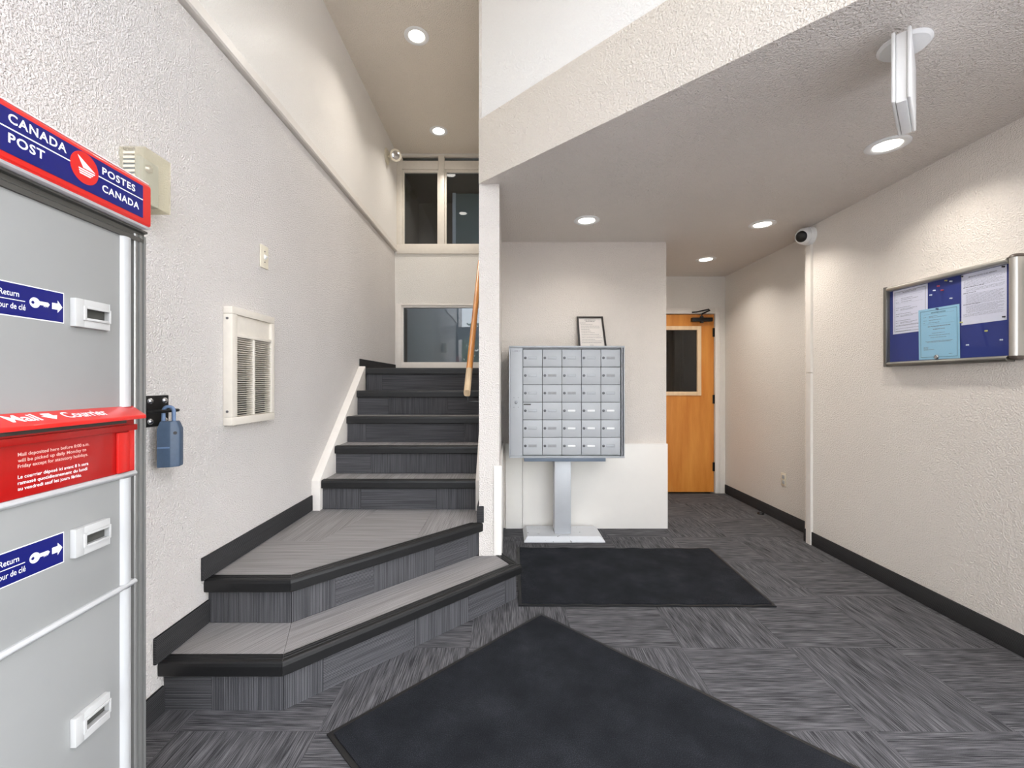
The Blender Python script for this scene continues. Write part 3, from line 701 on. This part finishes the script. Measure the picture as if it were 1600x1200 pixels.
for a, b, c_, e in ((-.034, -.009, .0, .003), (.009, .034, .0, .003), (-.012, .012, .004, .007), (-.012, .012, -.004, -.001)):
    em.box(.066 + a, .066 + b, Y0 - .0032, Y0 - .0021, 1.492 + c_, 1.492 + e)
em.build('emblem', 'dull_steel', sp)
cw, rh = (.870 - .118) / 5, (1.506 - .693) / 6
dm = B(.0018, cw - .0018, 0, .024, .0018, rh - .0018).mesh('mailbox_door', bevel=.0015); dm.materials.append(M['mailbox_door_paint'])
lm = MB().lathe((cw * .13, -.0002, rh * .52), (0, -1, 0), [(0, .0105), (.004, .0100), (.005, .003)], 16).mesh('lock', smooth=True); lm.materials.append(M['lock_steel'])
def slot_mesh(mat):
    m = B(cw * .30, cw * .70, -.0016, -.0002, rh * .52 - .008, rh * .52 + .008).mesh('name_slot', bevel=.0012); m.materials.append(M[mat]); return m
sm = {k: slot_mesh(k) for k in ('card_white', 'card_grey', 'mailbox_metal')}
pat = ['mmmmg', 'mgmmg', 'mggmm', 'mmwww', 'mgwww', 'ggwwm']
for r in range(6):
    for c in range(5):
        o = bpy.data.objects.new('mailbox_door', dm); C.objects.link(o); o.parent = mbx
        o.location = (.118 + c * cw - .456, Y0 + .002 - 3.55, 1.506 - (r + 1) * rh)
        l = bpy.data.objects.new('lock', lm); C.objects.link(l); l.parent = o
        q = bpy.data.objects.new('name_slot', sm[{'m': 'mailbox_metal', 'g': 'card_grey', 'w': 'card_white'}[pat[r][c]]]); C.objects.link(q); q.parent = o
        # thin frame line around every name slot
        fr_ = MB(); a0, a1, b0, b1 = cw * .29, cw * .71, rh * .52 - .0095, rh * .52 + .0095
        if r == 0 and c == 0:
            fr_.box(a0, a1, -.0010, -.0002, b1, b1 + .0012).box(a0, a1, -.0010, -.0002, b0 - .0012, b0).box(a0 - .001, a0, -.001, -.0002, b0, b1).box(a1, a1 + .001, -.001, -.0002, b0, b1)
            frm = fr_.mesh('slot_frame'); frm.materials.append(M['dull_steel'])
        s_ = bpy.data.objects.new('slot_frame', frm); C.objects.link(s_); s_.parent = o
        if r == 3 and c == 0:
            st_ = B(.006, .062, -.0012, -.0002, rh - .022, rh - .012).mesh('sticker'); st_.materials.append(M['slot_dark'])
            s_ = bpy.data.objects.new('sticker', st_); C.objects.link(s_); s_.parent = o
B(.13, .765, 3.44, 3.70, .636, .6725).build('mounting_tray', 'slate_paint', mbx, bevel=.003)
B(.376, .508, 3.53, 3.66, .0405, .6355).build('pedestal_post', 'pedestal_paint', mbx, bevel=.006)
pa = [(.13, 3.45), (.763, 3.45), (.763, 3.755), (.13, 3.755)]; pb = [(.158, 3.482), (.730, 3.482), (.730, 3.735), (.158, 3.735)]
MB().rings([[(*p, .001) for p in pa], [(*p, .008) for p in pa], [(*p, .040) for p in pb]]).build('pedestal_foot', 'scuffed_paint', mbx)
# framed notice leaning on the wall, standing on the mailboxes
pf = thing('framed_notice', 'black framed white notice leaning on the wall atop the mailboxes', 'picture frame', (.705, 3.705, Z1 + .002))
pw, ph, ty = .118, .283, .075
def pfr(a, b, c):
    return (.003 - .012 * (b / ph - .5) + a * (1 - .06 * b / ph), b * ty / ph - c, b)
m = MB(); e = .016
for a0, a1, b0, b1 in ((-pw, pw, 0, e), (-pw, pw, ph - e, ph), (-pw, -pw + e, e, ph - e), (pw - e, pw, e, ph - e)):
    m.poly([pfr(a0, b0, 0), pfr(a1, b0, 0), pfr(a1, b1, 0), pfr(a0, b1, 0), pfr(a0, b0, .014), pfr(a1, b0, .014), pfr(a1, b1, .014), pfr(a0, b1, .014)],
           [(0, 1, 2, 3), (7, 6, 5, 4), (0, 4, 5, 1), (1, 5, 6, 2), (2, 6, 7, 3), (3, 7, 4, 0)])
ORG[pf.name] = (0, 0, 0)
m.build('frame', 'frame_black', pf)
def quad(a0, a1, b0, b1, c, th=.001):
    return MB().poly([pfr(a0, b0, c), pfr(a1, b0, c), pfr(a1, b1, c), pfr(a0, b1, c), pfr(a0, b0, c - th), pfr(a1, b0, c - th), pfr(a1, b1, c - th), pfr(a0, b1, c - th)], [(0, 1, 2, 3), (7, 6, 5, 4), (0, 4, 5, 1), (1, 5, 6, 2), (2, 6, 7, 3), (3, 7, 4, 0)])
quad(-pw + e, pw - e, e, ph - e, .006).build('sheet', 'paper_warm', pf)
m = MB(); rows = [(-.05, .05, .250, .0035), (-.04, .04, .236, .0035), (-.095, -.04, .224, .003)]
for i, (a1) in enumerate((.02, .075, .08, -.01, 0, .03, .07, .08, .09, .03, .09, .08)): rows.append((-.085, a1, .212 - i * .0145, .0022))
rows += [(-.02, .012, .032, .003)]
print_lines(m, rows, lambda a, b, c: pfr(a, b, .0064)); m.build('print', 'print_ink', pf)

# ------------------------------------------------------------------ mats
def mat_obj(name, label, corners, wavy):
    cx = sum(p[0] for p in corners) / 4; cy = sum(p[1] for p in corners) / 4
    t = thing(name, label, 'mat', (cx, cy, 0), 'floor mats')
    P = [Vector((p[0], p[1], 0)) for p in corners]
    N1, N2 = 48, 30
    def pt(u, v): return (P[0] * (1 - u) + P[1] * u) * (1 - v) + (P[3] * (1 - u) + P[2] * u) * v
    def hz(u, v):
        e = min(u, 1 - u, v, 1 - v)
        return .009 + (wavy * (math.sin(u * 34) * .5 + math.sin(u * 53 + 1) * .5 + 1) * max(0, 1 - e * 9) if wavy else 0)
    def grid(u0, u1, v0, v1, nu, nv, dz):
        m = MB(); vs = []
        for j in range(nv + 1):
            for i in range(nu + 1):
                u, v = u0 + (u1 - u0) * i / nu, v0 + (v1 - v0) * j / nv; p = pt(u, v); vs.append((p.x, p.y, hz(u, v) + dz))
        k = len(vs); vs += [(p[0], p[1], .001) for p in vs]; fs = []
        w = nu + 1
        for j in range(nv):
            for i in range(nu): q = j * w + i; fs += [(q, q + 1, q + w + 1, q + w), (q + k, q + w + k, q + w + 1 + k, q + 1 + k)]
        for i in range(nu): fs += [(i, i + k, i + 1 + k, i + 1), (nv * w + i, nv * w + i + 1, nv * w + i + 1 + k, nv * w + i + k)]
        for j in range(nv): fs += [(j * w, (j + 1) * w, (j + 1) * w + k, j * w + k), (j * w + nu, j * w + nu + k, (j + 1) * w + nu + k, (j + 1) * w + nu)]
        return m.poly(vs, fs)
    e = .018 / (P[1] - P[0]).length; g = .018 / (P[3] - P[0]).length
    grid(e, 1 - e, g, 1 - g, N1, N2, 0).build('pile', 'mat_pile', t, smooth=True)
    for a in ((0, 1, 0, g, N1, 1), (0, 1, 1 - g, 1, N1, 1), (0, e, g, 1 - g, 1, N2), (1 - e, 1, g, 1 - g, 1, N2)): grid(*a, -.004).build('rubber_edge', 'black_rubber', t)
mat_obj('floor_mat', 'black mat laid square in front of the mailboxes', [(.062, 2.462), (1.495, 2.452), (1.520, 3.315), (.072, 3.335)], .0035)
k = .7071
N0 = Vector((.180, 2.382)); a_ = Vector((-k, -k)) * 1.16; b_ = Vector((k, -k)) * 1.80
mat_obj('floor_mat', 'black mat laid diagonally in the foreground by the stairs', [tuple(N0 + a_), tuple(N0 + a_ + b_), tuple(N0 + b_), tuple(N0)], 0)

# ------------------------------------------------------------------ things on the left wall
wh = thing('wall_heater', 'cream wall heater with slatted grille on the left wall', 'heater', (XL, 2.21, 1.05))
x1 = XL + .045; ya, yb, za, zb = 2.030, 2.400, 1.050, 1.602
f = MB().box(XL + .0005, x1, ya, yb, zb - .035, zb).box(XL + .0005, x1, ya, yb, za, za + .038).box(XL + .0005, x1, ya, ya + .040, za + .038, zb - .035).box(XL + .0005, x1, yb - .032, yb, za + .038, zb - .035)
f.box(XL + .0005, x1, ya + .040, yb - .032, 1.462, 1.480).box(XL + .0005, x1 - .002, 2.204, 2.220, za + .038, 1.462)
f.build('casing', 'frame_cream', wh, bevel=.004)
B(XL + .0005, x1 - .012, ya + .040, yb - .032, 1.4805, zb - .0355).build('top_panel', 'frame_cream', wh, bevel=.002)
B(XL + .0005, XL + .008, ya + .040, yb - .032, za + .038, 1.4615).build('backing', 'slot_dark', wh)
ns = 36; ph_ = (1.4615 - (za + .038)) / ns
src = None
for (a, b) in ((ya + .0405, 2.2035), (2.2205, yb - .0325)):
    for i in range(ns):
        z = za + .038 + i * ph_
        if src is None or src[1] != (a, b):
            m = MB().prism([(XL + .020, .0), (x1 - .006, .0048), (x1 - .006, .0068), (XL + .020, .002)], 'y', a, b)
            o = m.build('slat', 'frame_cream', wh, origin=(XL, 2.21, 0)); src = (o, (a, b)); o.location = (0, 0, z - 1.05)
        else: inst(src[0], wh, (0, 0, z - 1.05))
for z in (1.545, 1.115): MB().cyl((XL + .022, ya + .0005, z), (XL + .022, ya - .003, z), .006, 10).build('screw', 'dull_steel', wh)
sw = thing('light_switch', 'cream toggle light switch above the wall heater', 'switch', (XL, 2.37, 1.862))
B(XL + .0005, XL + .007, 2.332, 2.408, 1.862, 1.984).build('cover_plate', 'plastic_cream', sw, bevel=.003)
MB().prism([(XL + .007, 1.910), (XL + .010, 1.910), (XL + .020, 1.922), (XL + .018, 1.930), (XL + .007, 1.936)], 'y', 2.363, 2.377).build('toggle', 'plastic_white', sw)
for z in (1.895, 1.952): MB().cyl((XL + .0068, 2.37, z), (XL + .0085, 2.37, z), .004, 10).build('screw', 'dull_steel', sw)
# guard cover over a grey wall unit
gu = thing('alarm_cover', 'clear cream louvred guard over a grey unit on the left wall', 'alarm', (XL, 1.55, 1.86))
g = MB(); a, b, z0, z1, xd = 1.490, 1.605, 1.857, 2.045, XL + .086; w = .003
g.box(xd - w, xd, a, b, z0, z1).box(XL + .0005, xd - w, a, b, z1 - w, z1).box(XL + .0005, xd - w, b - w, b, z0, z1 - w).box(XL + .0005, xd - w, a, b - w, z0, z0 + w)
g.build('guard', 'frosted_cover', gu)
for i in range(11): B(XL + .012, xd - .034, a, a + .003, z0 + .012 + i * .0152, z0 + .020 + i * .0152).build('louvre', 'plastic_cream', gu)
for xx in ((XL + .0005, XL + .0118), (xd - .0338, xd - .0035)): B(*xx, a, a + .002, z0 + .0035, z1 - .0035).build('guard_edge', 'frosted_cover', gu)
B(XL + .0005, XL + .058, a + .012, b - .018, z0 + .012, z1 - .022).build('unit', 'plastic_grey', gu, bevel=.006)
MB().lathe((XL + .058, a + .048, z1 - .055), (1, 0, 0), [(0, .016), (.006, .015), (.012, .009), (.014, .002)], 20).build('lens', 'chrome', gu, smooth=True)
# emergency lamp head in the far corner
el = thing('emergency_lamp', 'small round emergency spotlight high in the corner by the upper window', 'lamp', (XL + .022, 4.72, 3.66))
e0 = Vector((XL + .022, 4.70, 3.66))
MB().lathe(e0 + Vector((.0005, 0, 0)), (1, 0, 0), [(0, .085), (.006, .085), (.014, .07), (.018, .02)], 28).build('mounting_plate', 'plastic_cream', el, smooth=True)
MB().cyl(e0 + Vector((.017, 0, 0)), e0 + Vector((.075, 0, .004)), .012, 12).build('stem', 'plastic_cream', el, smooth=True)
hd = e0 + Vector((.085, 0, .008)); da = Vector((.55, -.75, -.25)).normalized()
MB().lathe(hd - da * .035, da, [(0, .02), (.01, .045), (.03, .058), (.06, .062), (.072, .062), (.072, .052)], 28).build('lamp_head', 'plastic_cream', el, smooth=True)
MB().lathe(hd - da * .035, da, [(.055, .050), (.062, .056), (.074, .04), (.078, .01)], 28).build('lens', 'chrome', el, smooth=True)
# hasp plate with staple, and the blue key lockbox hanging from it
ha = thing('lock_staple', 'black bolted wall plate with a staple bar beside the post box', 'lock plate', (XL, 1.645, 1.085))
B(XL + .0005, XL + .006, 1.590, 1.700, 1.085, 1.200).build('plate', 'black_metal', ha, bevel=.003)
for y in (1.611, 1.679):
    for z in (1.105, 1.180): MB().lathe((XL + .0058, y, z), (1, 0, 0), [(0, .012), (.004, .011), (.008, .006), (.009, .001)], 14).build('bolt', 'chrome', ha, smooth=True)
MB().tube([(XL + .005, 1.600, 1.143), (XL + .040, 1.600, 1.143), (XL + .052, 1.604, 1.143), (XL + .056, 1.615, 1.143), (XL + .056, 1.675, 1.143), (XL + .052, 1.686, 1.143), (XL + .040, 1.690, 1.143), (XL + .005, 1.690, 1.143)], .0062, 10).build('staple', 'black_metal', ha, smooth=True)
lb = thing('key_lockbox', 'blue grey key lockbox hanging from the black wall plate', 'lockbox', (XL + .060, 1.632, .938), rz=R(18), local=True)
bx = [(-.030, -.026), (.012, -.026), (.036, -.010), (.036, .026), (-.030, .026)]
MB().rings([[(p[0] * .98, p[1] * .98, 0) for p in bx], [(p[0], p[1], .006) for p in bx], [(p[0], p[1], .140) for p in bx], [(p[0] * .75, p[1] * .75, .168) for p in bx]]).build('body', 'lockbox_blue', lb, bevel=.003)
sh = [(-.018, 0, .160), (-.018, 0, .195)] + [(-.002 - .016 * math.cos(q * math.pi / 8), 0, .205 + .016 * math.sin(q * math.pi / 8)) for q in range(9)] + [(.014, 0, .195), (.014, 0, .160)]
MB().tube(sh, .0065, 10).build('shackle', 'shackle_blue', lb, smooth=True)
B(-.028, .010, -.0268, -.0262, .070, .075).build('ridge', 'shackle_blue', lb)
MB().lathe((.0245, -.0185, .125), (.55, -.83, 0), [(0, .006), (.0012, .006)], 12).build('keyhole', 'black_metal', lb)

# ------------------------------------------------------------------ right wall: outlet, door stop
ou = thing('power_outlet', 'cream double power outlet low on the set back right wall', 'outlet', (XA, 3.952, .328))
B(XA - .006, XA - .0005, 3.917, 3.987, .328, .443).build('cover_plate', 'plastic_cream', ou, bevel=.003)
for z in (.362, .409): B(XA - .009, XA - .0062, 3.935, 3.969, z - .016, z + .016).build('socket', 'plastic_grey', ou, bevel=.002)
ds = thing('door_stop', 'small black floor door stop by the set back wall', 'door stop', (2.423, 4.211, 0))
MB().lathe((2.410, 4.205, .0005), (0, 0, 1), [(0, .030), (.008, .030), (.018, .024), (.022, .010)], 20).build('dome', 'black_rubber', ds, smooth=True)
MB().lathe((2.410, 4.205, .0222), (0, 0, 1), [(0, .008), (.003, .007)], 12).build('screw', 'dull_steel', ds)

# ------------------------------------------------------------------ post box cabinet (local frame: x out of its face, y along the face to the far edge, z up)
pb = thing('post_cabinet', 'tall grey post box cabinet with red mail slot and blue sign', 'post box', (-1.04, 1.26, 0), rz=math.atan(.052), local=True)
UL = -.470
def pbp(name, mat, *b, parent=None, **k): return B(*b).build(name, mat, parent or pb, **k)
pbp('cabinet_body', 'box_grey', -.235, -.004, UL, -.003, .001, 1.675, bevel=.004)
# edge extrusion with grooves at the far side
ep = [(-.02, -.040), (.006, -.040), (.008, -.038), (.008, -.031), (.003, -.030), (.003, -.026), (.010, -.025), (.010, -.016), (.004, -.015), (.004, -.011), (.011, -.010), (.011, -.004), (.008, 0), (-.02, 0)]
MB().prism(ep, 'z', .01, 1.66).build('edge_rail', 'box_rail', pb)
def door_panel(z0, z1, nm):
    o = pbp(nm, 'box_grey', -.0035, .004, UL, -.086, z0, z1, bevel=.001)
    MB().prism([(-.0035, -.0855), (.004, -.0855), (.010, -.080), (.013, -.070), (.011, -.058), (.004, -.048), (-.0035, -.046)], 'z', z0, z1).build('door_edge', 'box_grey_light', o, smooth=True)
    return o
d1 = door_panel(1.182, 1.640, 'upper_door'); d2 = door_panel(.706, .990, 'middle_door'); d3 = door_panel(.06, .692, 'lower_door')
for z in (.998, .699):
    MB().prism([(-.0035, z - .008), (.010, z - .007), (.016, z - .001), (.016, z + .003), (.010, z + .008), (-.0035, z + .008)], 'y', UL, -.0405).build('cross_rail', 'box_grey_light', pb, bevel=.001)
# header sign
MB().prism([(-.004, 1.640), (.010, 1.640), (.010, 1.652), (.004, 1.656), (.004, 1.668), (.014, 1.670), (.014, 1.6755), (-.004, 1.6755)], 'y', UL, -.002).build('top_rail', 'box_rail_dark', pb)
hd = MB().prism([(-.02, 1.6810), (.030, 1.6810), (.036, 1.687), (.036, 1.794), (.030, 1.802), (.010, 1.808), (-.02, 1.808)], 'y', UL, -.018).build('sign_housing', 'post_red', pb, bevel=.005, seg=3)
MB().prism([(.0362, 1.6805), (.0300, 1.6772), (-.002, 1.6772), (-.002, 1.6805)], 'y', UL, -.016).build('sign_lip', 'print_white', hd)
MB().prism([(.009, 1.8085), (.030, 1.8025), (.031, 1.8050), (.010, 1.8115)], 'y', UL, -.020).build('sign_lip', 'print_white', hd)
pbp('sign_face', 'post_blue', .0362, .0372, UL + .003, -.0500, 1.6985, 1.7865, parent=hd)
def fr_sign(a, b, c): return (.0374 + c * .3, a, b)
# positions on the sign were read on the cabinet face; the sign stands 36 mm proud, so shift toward the viewer
SU = -.026; SZ = .0
text('CANADA', 'print_white', hd, (-.394, -.2726, 1.7605, .0185), fr_sign, bold=.022, space=1.12)
text('POST', 'print_white', hd, (-.394, -.3213, 1.7205, .0185), fr_sign, bold=.022, space=1.12)
text('POSTES', 'print_white', hd, (-.180, -.0777, 1.7585, .0170), fr_sign, bold=.022, space=1.12)
text('CANADA', 'print_white', hd, (-.180, -.0646, 1.7165, .0170), fr_sign, bold=.022, space=1.12)
LC, LZ, LR = -.2275, 1.749, .0365
pbp('rule', 'print_white', .0373, .0376, UL + .003, LC - LR + .002, 1.7468, 1.7494, parent=hd); pbp('rule', 'print_white', .0373, .0376, LC + LR - .002, -.0512, 1.7468, 1.7494, parent=hd)
em = MB().lathe((.0373, LC, LZ), (1, 0, 0), [(0, LR), (.0008, LR)], 40).build('emblem_disc', 'post_red', hd)
def shape(pts, nm, par, x, mat='print_white', s=LR, c=(LC, LZ)):
    return MB().prism([(c[0] + p[0] * s, c[1] + p[1] * s) for p in pts], 'x', x, x + .0005).build(nm, mat, par)
shape([(-.52, .66), (.74, -.02), (-.12, -.02)], 'emblem_wing', hd, .0382)
for z_ in (-.10, -.24, -.38):
    q = (z_ + .10) * -1.1
    shape([(-.46 + q * .2, z_), (.74 - q * .9, z_), (.66 - q * .9, z_ - .085), (-.42 + q * .2, z_ - .085)], 'emblem_stripe', hd, .0382)
# red mail slot
rp_ = pbp('slot_panel', 'post_red_shaded', -.0035, .008, UL, -.043, 1.0065, 1.1815, bevel=.001)
pbp('raised_strip', 'post_red', .0082, .016, -.104, -.066, 1.0075, 1.115, parent=rp_, bevel=.003)
pbp('raised_strip', 'post_red', .0082, .011, -.0655, -.045, 1.0075, 1.118, parent=rp_, bevel=.001)
pbp('slot_gap', 'slot_dark', .0082, .0092, UL, -.070, 1.138, 1.150, parent=rp_)
pbp('brow', 'post_red_shaded', .0082, .020, UL, -.046, 1.118, 1.134, parent=rp_, bevel=.002)
hood = MB().poly([(.004, UL, 1.184), (.004, -.042, 1.184), (.058, -.066, 1.160), (.058, UL, 1.160), (.004, UL, 1.176), (.004, -.042, 1.176), (.058, -.066, 1.150), (.058, UL, 1.150)],
                 [(0, 1, 2, 3), (7, 6, 5, 4), (0, 4, 5, 1), (1, 5, 6, 2), (2, 6, 7, 3), (3, 7, 4, 0)]).build('hood', 'post_red', rp_, bevel=.003, seg=3)
def fr_hood(a, b, c):    # b runs from the lip up the slope
    k_ = b / .059; return (.058 - .054 * k_ + .0004 * 0, a, 1.160 + .024 * k_ + .0006)
o = text('Mail', 'print_white', rp_, (-.389, -.328, .018, .030), fr_hood, bold=.02); o.parent = rp_
text('Courrier', 'print_white', rp_, (-.272, -.162, .018, .028), fr_hood, bold=.02)
m = MB(); ac = -.303
pl = [(-.008, .046), (.012, .046), (.012, .034), (.020, .034), (.002, .016), (-.016, .034), (-.008, .034)]
m.poly([fr_hood(ac + p[0], p[1], 0) for p in pl], [tuple(range(7))]); m.build('arrow_mark', 'print_white', rp_)
def fr_red(a, b, c): return (.0083 + c * .3, a, b)
lines = ['Mail deposited here before 8:00 a.m.', 'will be picked up daily Monday to', 'Friday except for statutory holidays.', None, 'Le courrier déposé ici avant 8 h sera', 'ramassé quotidiennement du lundi', 'au vendredi sauf les jours fériés.']
ws = [.1656, .157, .162, 0, .163, .160, .145]
for i, s in enumerate(lines):
    if s: text(s, 'print_faded' if i < 3 else 'print_white', rp_, (-.347, -.347 + ws[i], 1.0935 - i * .0122 + (.002 if i > 3 else 0), .0072), fr_red, bold=.012)
# key return labels and slots
def key_label(zc, door):
    lb_ = pbp('key_label', 'post_blue', .0042, .0048, UL + .002, -.2440, zc - .033, zc + .033, parent=door, bevel=.0)
    pbp('label_edge', 'print_white', .0041, .0044, UL + .0015, -.2418, zc - .0352, zc + .0352, parent=door)
    def fr_(a, b, c): return (.0049 + c * .3, a, b)
    text('Key Return', 'print_white', door, (-.406, -.341, zc + .007, .0120), fr_, bold=.006)
    text('Retour de clé', 'print_white', door, (-.398, -.328, zc - .019, .0120), fr_, bold=.006)
    pbp('rule', 'print_white', .0049, .0052, UL + .004, -.329, zc - .0012, zc + .0004, parent=door)
    ring = MB()
    pts_o = [(math.cos(i * math.pi / 12) * .013, math.sin(i * math.pi / 12) * .013) for i in range(24)]
    vs = [(.0052, -.309 + p[0] * .86, zc + .001 + p[1] * .86) for p in pts_o] + [(.0052, -.313 + p[0] * .26, zc + .001 + p[1] * .26) for p in pts_o]
    ring.poly(vs, [(i, (i + 1) % 24, (i + 1) % 24 + 24, i + 24) for i in range(24)])
    sh_ = [(-.300, -.003), (-.290, -.003), (-.289, -.007), (-.287, -.003), (-.285, -.007), (-.283, -.003), (-.281, -.006), (-.276, .001), (-.280, .005), (-.300, .005)]
    ring.poly([(.0052, p[0], zc + .001 + p[1]) for p in sh_], [tuple(range(len(sh_)))])
    ring.build('key_mark', 'print_white', door)
    ar_ = [(-.271, -.007), (-.258, -.007), (-.258, -.014), (-.2465, 0), (-.258, .014), (-.258, .007), (-.271, .007)]
    MB().poly([(.0052, p[0], zc + .001 + p[1]) for p in ar_], [tuple(range(7))]).build('arrow_mark', 'print_white', door)
def key_slot(zc, door):
    u0, u1 = -.2275, -.1325
    s = MB()
    a, b, c_, e = u0 + .022, u1 - .003, zc - .012, zc + .014
    z0, z1 = zc - .033, zc + .034
    s.box(.0042, .018, u0, a, z0, z1).box(.0042, .018, b, u1, z0, z1).box(.0042, .018, a, b, z0, c_).box(.0042, .018, a, b, e, z1)
    o = s.build('key_slot', 'slot_grey', door, bevel=.0015)
    r_ = MB().box(.0182, .022, a - .004, a + .003, c_ - .004, e + .004).box(.0182, .022, b - .003, b + .002, c_ - .004, e + .004).box(.0182, .022, a + .003, b - .003, c_ - .004, c_ + .002).box(.0182, .022, a + .003, b - .003, e - .002, e + .004)
    r_.build('slot_lip', 'slot_grey', door, bevel=.001)
    pbp('slot_recess', 'slot_dark', .0042, .0062, a, b, c_, e, parent=door)
key_label(1.418, d1); key_slot(1.412, d1); key_label(.868, d2); key_slot(.868, d2); key_slot(.424, d3)
